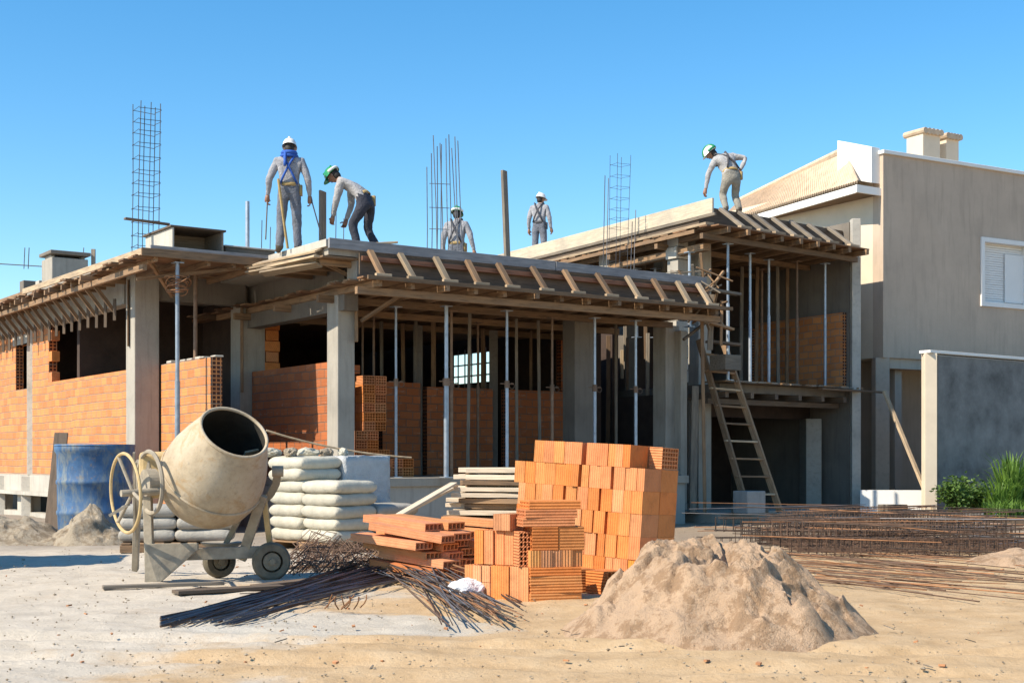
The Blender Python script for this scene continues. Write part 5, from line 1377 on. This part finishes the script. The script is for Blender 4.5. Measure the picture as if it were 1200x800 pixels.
for k in range(5200):
    x = rs.uniform(8.6, 14.5); y = 24.1+(x-8.6)*.34+rs.random()**1.3*1.3; hh = (.30+.16*noise.noise(Vector((x*1.5,y*1.5,0))))*rs.uniform(.6,1.1); a = rs.uniform(0,6.28); o_ = Vector((math.cos(a), math.sin(a), 0))
    b = Vector((x, y, .09)); sd = Vector((-o_.y, o_.x, 0))*.011; mb.add([b-sd, b+sd, b+o_*hh*.3+UZ*hh*.7+sd*.7, b+o_*hh*.3+UZ*hh*.7-sd*.7, b+o_*hh*.7+UZ*hh], [(0,1,2,3),(3,2,4)])
tag(mb.build('bed_grass', M['grass'], None, org=(10,25,0)), 'low green grass covering the planting bed by the grey wall', 'grass', None, 'stuff')
# ------------------------------------------------------------------ people
def person(label, loc, yaw, J, shirt, trousers, hel, head_dir=None, head_roll=0, harness=None, belt=None, bk_=1.0, gloves=False, grip=.6, group='workers on the roof decks'):
    """J: joints in body space (x right, y forward, z up); one skinned surface for the body"""
    names = list(J); idx = {n: i for i, n in enumerate(names)}
    J = {k: Vector(v) for k, v in J.items()}
    E = [('pelvis','spine'),('spine','chest'),('chest','neck'),('neck','head')]
    for s_ in 'lr':
        E += [('chest','sh'+s_),('sh'+s_,'el'+s_),('el'+s_,'wr'+s_),('pelvis','hip'+s_),('hip'+s_,'kn'+s_),('kn'+s_,'an'+s_),('an'+s_,'toe'+s_)]
    rad_ = dict(pelvis=(.155,.125), spine=(.15,.115), chest=(.165,.125), neck=(.062,.062), head=(.055,.055), sh=(.078,.078), el=(.056,.056), wr=(.036,.036), hip=(.098,.105), kn=(.073,.078), an=(.062,.066), toe=(.046,.04))
    me = bpy.data.meshes.new('person'); me.from_pydata([J[n] for n in names], [(idx[a], idx[b]) for a, b in E], [])
    tmp = bpy.data.objects.new('tmp_body', me); COL.objects.link(tmp)
    sk = tmp.modifiers.new('skin', 'SKIN'); sk.use_smooth_shade = True
    for i, n in enumerate(names):
        key = n if n in rad_ else n[:-1]; me.skin_vertices[0].data[i].radius = rad_[key]; me.skin_vertices[0].data[i].use_root = (n == 'pelvis')
    su = tmp.modifiers.new('sub', 'SUBSURF'); su.levels = 2; su.render_levels = 2
    dg = bpy.context.evaluated_depsgraph_get(); dg.update()
    em = bpy.data.meshes.new_from_object(tmp.evaluated_get(dg))
    bpy.data.objects.remove(tmp)
    # cloth folds
    for v in em.vertices:
        n3 = noise.noise(v.co*11+Vector(loc))*.010+noise.noise(v.co*24)*.005; v.co += v.normal*n3
    bm = bmesh.new(); bm.from_mesh(em); bpy.data.meshes.remove(em)
    MATS = [M[shirt], M[trousers], M['skin'], M['boot'], M['hair'], M['helmet_white']]
    def seg(p, a, b):
        ab = b-a; t = max(0, min(1, (p-a).dot(ab)/max(1e-9, ab.length_squared))); return (p-(a+ab*t)).length, t
    for f in bm.faces:
        c = f.calc_center_median(); best = (9, 0)
        for a, b in E:
            d, t = seg(c, J[a], J[b]); rr_ = rad_.get(b, rad_.get(b[:-1]))[0]
            d = d/rr_
            k = 0
            if b.startswith(('hip','kn','an')): k = 1
            if b.startswith('toe') or (b.startswith('an') and t > .93): k = 3
            if (a, b) == ('pelvis','spine'): k = 1 if t < .45 else 0
            if (a, b) == ('neck','head') : k = 2
            if b.startswith('wr') and t > .93: k = 2
            if d < best[0]: best = (d, k)
        f.material_index = best[1]; f.smooth = True
    # head
    hd = J['head']; up = (hd-J['neck']).normalized() if head_dir is None else Vector(head_dir[0]).normalized()
    fw = Vector((0,1,0)) if head_dir is None else Vector(head_dir[1]).normalized()
    fw = (fw-up*fw.dot(up)).normalized(); rt = fw.cross(up).normalized(); hc = hd+up*.085
    HM = Matrix((rt, fw, up)).transposed()
    def blob(c, r3, mi, sub=3, shape=None):
        t = bmesh.new(); bmesh.ops.create_icosphere(t, subdivisions=sub, radius=1)
        for v in t.verts:
            q = v.co.copy(); q = shape(q) if shape else q
            v.co = hc+HM@(Vector(c)+Vector((q.x*r3[0], q.y*r3[1], q.z*r3[2])))
        mp = {v: bm.verts.new(v.co) for v in t.verts}
        for f in t.faces:
            g_ = bm.faces.new([mp[v] for v in f.verts]); g_.material_index = mi; g_.smooth = True
        t.free()
    def skull(q):
        j = max(0, -q.z); return Vector((q.x*(1-.30*j), q.y*(1-.12*j)+(.10*j if q.y > 0 else .05*j), q.z))
    blob((0,0,0), (.074,.095,.118), 2, 4, skull)
    blob((0,-.018,.022), (.078,.090,.106), 4, 3); blob((0,-.040,-.030), (.072,.066,.092), 4, 3)                       # hair
    blob((0,.098,-.012), (.013,.022,.026), 2, 2); blob((0,.088,-.055), (.026,.010,.008), 4, 2)
    for s_ in (-1, 1):
        blob((s_*.030,.082,.012), (.012,.008,.007), 5, 2); blob((s_*.030,.089,.012), (.005,.004,.005), 4, 1); blob((s_*.031,.085,.032), (.019,.008,.004), 4, 1)
        blob((s_*.076,-.002,-.008), (.010,.021,.032), 2, 2)
    # hands : palm, four bent fingers of unequal length, thumb
    for s_ in 'lr':
        w = J['wr'+s_]; d = (w-J['el'+s_]).normalized(); sg_ = -1 if s_ == 'l' else 1
        inn = Vector((-sg_,0,0)); inn = (inn-d*inn.dot(d)).normalized(); fwd = inn.cross(d).normalized()
        if fwd.y < 0 and abs(fwd.y) > .1: fwd = -fwd
        t = MB(); t.tube([w-d*.02, w+d*.02, w+d*.055, w+d*.09], [.031,.037,.041,.036], 8)
        for k in range(4):
            o = fwd*(.030-.020*k); l = (.070,.080,.075,.058)[k]; b0_ = w+d*.085+o; a1 = (d+inn*grip*.5).normalized(); a2 = (d*.6+inn*grip*1.3).normalized(); a3 = (inn*1.2-d*.15*grip).normalized() if grip > .5 else (d+inn).normalized()
            p1 = b0_+a1*l*.42; p2 = p1+a2*l*.33; p3 = p2+a3*l*.28; t.tube([b0_-d*.012, p1, p2, p3], [.0105,.0095,.0085,.006], 6)
        b0_ = w+d*.03+fwd*.034; p1 = b0_+(fwd*.7+d*.6+inn*.5).normalized()*.042; p2 = p1+(d*.7+inn*.8).normalized()*.034; t.tube([b0_-fwd*.012, p1, p2], [.0125,.011,.007], 6)
        vs = [bm.verts.new(v) for v in t.v]
        for f in t.f:
            g_ = bm.faces.new([vs[i] for i in f]); g_.material_index = 2; g_.smooth = True
    bmesh.ops.recalc_face_normals(bm, faces=bm.faces[:])
    out = bpy.data.meshes.new('person'); bm.to_mesh(out); bm.free()
    o = bpy.data.objects.new('person', out); COL.objects.link(o)
    for mt in MATS: out.materials.append(mt)
    o.location = loc; o.rotation_euler = (0,0,yaw); tag(o, label, 'person', group)
    def child(name, mb, mt):
        c_ = bpy.data.objects.new(name, mb.mesh(name)); COL.objects.link(c_); c_.data.materials.append(M[mt]); c_.parent = o
        c_.data.polygons.foreach_set('use_smooth', [True]*len(c_.data.polygons)); return c_
    # helmet : dome, brim with peak
    mb = MB(); n = 28; vs = []; fs = []; base = hc+up*.028
    for j in range(8):
        a = j/7*math.pi/2; 
        for i in range(n):
            b = 2*math.pi*i/n; vs.append(base+HM@Vector((math.cos(b)*.108*math.cos(a)**.85 if j < 7 else 0, math.sin(b)*.132*math.cos(a)**.85 if j < 7 else 0, .125*math.sin(a))))
    for j in range(7):
        for i in range(n): fs.append((j*n+i, j*n+(i+1)%n, (j+1)*n+(i+1)%n, (j+1)*n+i))
    o_ = len(vs)
    for i in range(n):
        b = 2*math.pi*i/n; pk = .055*max(0, math.sin(b))**2+.016; vs.append(base+HM@Vector((math.cos(b)*(.108+pk*.5), math.sin(b)*(.132+pk), -.012)))
    for i in range(n): fs.append((i, o_+i, o_+(i+1)%n, (i+1)%n))
    mb.add(vs, fs); mb.bar(base+HM@Vector((0,-.09,.108)), base+HM@Vector((0,.10,.108)), .03, .025, up=up)
    child('helmet', mb, hel[0])
    if len(hel) > 1:
        mb = MB(); pts = [base+HM@Vector((math.cos(b)*.112, math.sin(b)*.136, .020)) for b in [math.pi*(1.02+.96*i/16) for i in range(17)]]
        mb.tube(pts, .022, 6); pts = [base+HM@Vector((0, -.135*math.cos(a), .128*math.sin(a))) for a in [math.pi*i/14 for i in range(15)]]
        if hel[1] == 'helmet_green': mb.tube(pts, .03, 6)
        child('helmet_band', mb, hel[1])
    if belt:
        sp = J['pelvis'].lerp(J['spine'], .52); axb = (J['spine']-J['pelvis']).normalized(); mb = MB()
        u_ = Vector((1,0,0)); w_ = axb.cross(u_).normalized(); vs = []; fs = []
        for i in range(24):
            b = 2*math.pi*i/24; q = u_*math.cos(b)*.155*bk_**.5+w_*math.sin(b)*.118*bk_
            for (k, dz) in ((1,-.028),(1.06,-.024),(1.06,.024),(1,.028)): vs.append(sp+q*k+axb*dz)
        for i in range(24):
            for k in range(4): fs.append((i*4+k, ((i+1)%24)*4+k, ((i+1)%24)*4+(k+1)%4, i*4+(k+1)%4))
        mb.add(vs, fs); mb.box(sp+u_*.175-axb*.08, (.05,.10,.16)); child('belt', mb, belt)
    if harness:
        mb = MB(); up_t = (J['chest']-J['spine']).normalized(); bk = -Vector((1,0,0)).cross(up_t).normalized()
        if bk.y > 0: bk = -bk
        sh = [J['sh'+s_].lerp(J['neck'], .45)+up_t*.085 for s_ in 'lr']
        cx = J['chest']+bk*.165-up_t*.02; wl = [J['spine']-up_t*.08+bk*.10+Vector((s_*.13,0,0)) for s_ in (1,-1)]
        fr_ = [J['chest']-bk*.15+Vector((s_*.09,0,0)) for s_ in (-1, 1)]
        for k in range(2): mb.tube([fr_[k], sh[k]-bk*.02, sh[k]+bk*.05, cx.lerp(sh[k],.45)+bk*.03, cx, wl[k].lerp(cx,.4)+bk*.025, wl[k]], .018, 6)
        if harness == 'blue':
            nk = J['neck']; mb.ring(nk+up_t*.01, up_t, .115, .03, 20, 6); mb.ring(nk+up_t*.055+bk*.02, up_t, .098, .034, 20, 6); mb.tube([nk+bk*.12+Vector((-.05,0,.06)), nk+bk*.17+Vector((-.05,0,-.1)), cx+bk*.03+Vector((-.05,0,0))], .024, 6)
        child('harness', mb, harness)
    return o
def stand(**kw):
    J = dict(pelvis=(0,0,.96), spine=(0,.0,1.13), chest=(0,.0,1.33), neck=(0,.0,1.48), head=(0,.02,1.55))
    for s_, g in (('l',-1),('r',1)):
        J.update({'sh'+s_:(g*.195,0,1.405), 'el'+s_:(g*.265,-.02,1.13), 'wr'+s_:(g*.285,.06,.90), 'hip'+s_:(g*.095,0,.90), 'kn'+s_:(g*.115,.02,.49), 'an'+s_:(g*.12,-.01,.09), 'toe'+s_:(g*.15,.15,.045)})
    J.update(kw); return J
# left worker, upright, back to us
p = W(339,292,21.05); p.z = 4.30
w1 = person('upright worker seen from behind with blue harness collar holding a rod in each hand', p, rad(4),
    stand(ell=(-.30,-.05,1.13), wrl=(-.335,.03,.88), elr=(.29,-.03,1.13), wrr=(.31,.05,.87), anl=(-.15,-.01,.09), knl=(-.13,.03,.49), toel=(-.19,.13,.045), anr=(.13,0,.09), toer=(.17,.14,.045)),
    'shirt', 'trouser', ('helmet_white',), harness='blue', belt='belt', grip=.8)
for (sx, nm, e) in ((-.345, 'thin pale rod hanging from the left hand of the upright worker', Vector((-.03,0,-.62))), (.315, 'thin dark rod hanging from the right hand of the upright worker', Vector((.17,0,-.55)))):
    a = p+Vector((sx,.06,.84)); tag(MB().tube([a+Vector((0,0,.06))-e*.06, a+e], .011, 6).build('rod', M['wood_grey'] if sx < 0 else M['rebar_grey'], None), nm, 'rod')
a = p+Vector((-.09,-.17,1.05)); 
st_ = MB().tube([a+Vector((-.05,0,.06)), a+Vector((.02,-.03,-.45)), a+Vector((.09,.02,-1.0))], .022, 6).mesh('safety_strap', p)
so_ = bpy.data.objects.new('safety_strap', st_); COL.objects.link(so_); so_.data.materials.append(M['belt']); so_.parent = w1; so_.rotation_euler = (0,0,-rad(4))
# bending worker with green helmet, facing left
p = W(424,290,21.3); p.z = 4.30
person('bending worker in dark trousers and green helmet reaching down to the roof', p, rad(72),
    stand(pelvis=(0,-.12,.86), spine=(0,.03,1.0), chest=(0,.22,1.12), neck=(0,.36,1.20), head=(0,.43,1.22), shl=(-.19,.27,1.13), shr=(.19,.27,1.13),
          ell=(-.23,.33,.84), wrl=(-.16,.42,.60), elr=(.24,.29,.84), wrr=(.20,.36,.60), hipl=(-.10,-.10,.80), hipr=(.10,-.10,.80),
          knl=(-.15,.10,.46), knr=(.17,-.02,.43), anl=(-.16,-.02,.09), anr=(.18,-.22,.09), toel=(-.18,.14,.045), toer=(.2,-.06,.045)),
    'shirt2', 'trouser_dark', ('helmet_green','helmet_white'), head_dir=((0,.62,.6),(0,.7,-.75)), belt='belt', bk_=.78, grip=.9)
# third, seen from behind further back
p = W(535,300,26.6); p.z = 4.285
person('worker with tool belt seen from behind beside the loose starter bars mid roof', p, rad(-14),
    stand(elr=(.30,-.02,1.14), wrr=(.34,.05,.90)), 'shirt', 'trouser', ('helmet_green','helmet_white'), harness='webbing', belt='belt')
# fourth on the high deck
p = W(632,270,33.2); p.z = 5.84
person('worker with white helmet and crossed harness standing on the far side of the high deck', p, rad(-20),
    stand(head=(.02,.03,1.55)), 'shirt', 'trouser', ('helmet_white',), head_dir=((0.05,.2,1),(.5,1,-.2)), harness='webbing', belt='webbing')
# right worker leaning on the fascia
p = W(856,246,26.3); p.z = 5.84
person('leaning worker, one hand on hip and one on the cream deck edge', p, rad(22),
    stand(pelvis=(.03,-.04,.74), spine=(0,.06,.90), chest=(-.05,.16,1.05), neck=(-.13,.24,1.15), head=(-.20,.29,1.16), shl=(-.24,.17,1.06), ell=(-.36,.22,.80), wrl=(-.40,.26,.50),
          shr=(.14,.13,1.16), elr=(.36,.02,1.12), wrr=(.20,-.02,.86), hipl=(-.08,-.03,.69), hipr=(.12,-.05,.69), knl=(-.10,.14,.40), knr=(.16,.10,.40), anl=(-.11,-.03,.09), anr=(.17,-.05,.09), toel=(-.13,.13,.045), toer=(.2,.11,.045)),
    'shirt2', 'trouser_tan', ('helmet_white','helmet_green'), head_dir=((-.5,.35,.75),(-.45,.6,-.6)), harness='webbing', belt='belt', grip=.7)

# ------------------------------------------------------------------ out of view : panel stack added to cast shadow into the yard
t = thing('shadow_stack', (-7.0,14.4,0), 'unseen panel stack added to shade the left of the yard', 'panels')
for k in range(20): beam('panel', (-7.9+.03*math.sin(k*2.1),14.25+.03*math.sin(k),.12+k*.082), (-6.25+.04*math.sin(k*1.3),14.45,.12+k*.095), 1.3, .075, M['wood'], t)
for x in (-7.6, -6.6): beam('bearer', (x,13.95,.04), (x+.05,14.85,.04), .1, .08, M['wood'], t)

# ------------------------------------------------------------------ camera, light, sky
cam = bpy.data.cameras.new('camera'); co = bpy.data.objects.new('camera', cam); COL.objects.link(co); scene.camera = co
co.location = (0,0,CAM_H); co.rotation_euler = (rad(90),0,0)
cam.sensor_width = 36; cam.lens = F/1200*36; cam.shift_y = (HZ-400)/1200; cam.clip_end = 2000
SUN = Vector((-.862,-.507,0)).normalized(); EL = rad(43)
sd = SUN*math.cos(EL)+Vector((0,0,math.sin(EL)))
ld_ = bpy.data.lights.new('sun', 'SUN'); lo = bpy.data.objects.new('sun', ld_); COL.objects.link(lo)
ld_.energy = 5.0; ld_.angle = rad(.53); ld_.color = (1,.90,.74); lo.rotation_mode = 'QUATERNION'; lo.rotation_quaternion = sd.to_track_quat('Z','Y'); lo.location = (-20,-8,25)
w = bpy.data.worlds.new('World'); scene.world = w; w.use_nodes = True; nt = w.node_tree
sky = nt.nodes.new('ShaderNodeTexSky'); sky.sky_type = 'NISHITA'; sky.sun_disc = False; sky.sun_elevation = EL; sky.sun_rotation = math.atan2(SUN.x, SUN.y)
sky.air_density = 1.0; sky.dust_density = .2; sky.ozone_density = 2.0; sky.altitude = 100
bg = nt.nodes['Background']; hs_ = nt.nodes.new('ShaderNodeHueSaturation'); hs_.inputs['Saturation'].default_value = 1.36; hs_.inputs['Hue'].default_value = .494
nt.links.new(sky.outputs[0], hs_.inputs['Color']); nt.links.new(hs_.outputs[0], bg.inputs[0]); bg.inputs[1].default_value = .14
vs_ = scene.view_settings; vs_.view_transform = 'Standard'; vs_.look = 'None'; vs_.exposure = .58; vs_.gamma = 1
scene.render.engine = 'CYCLES'
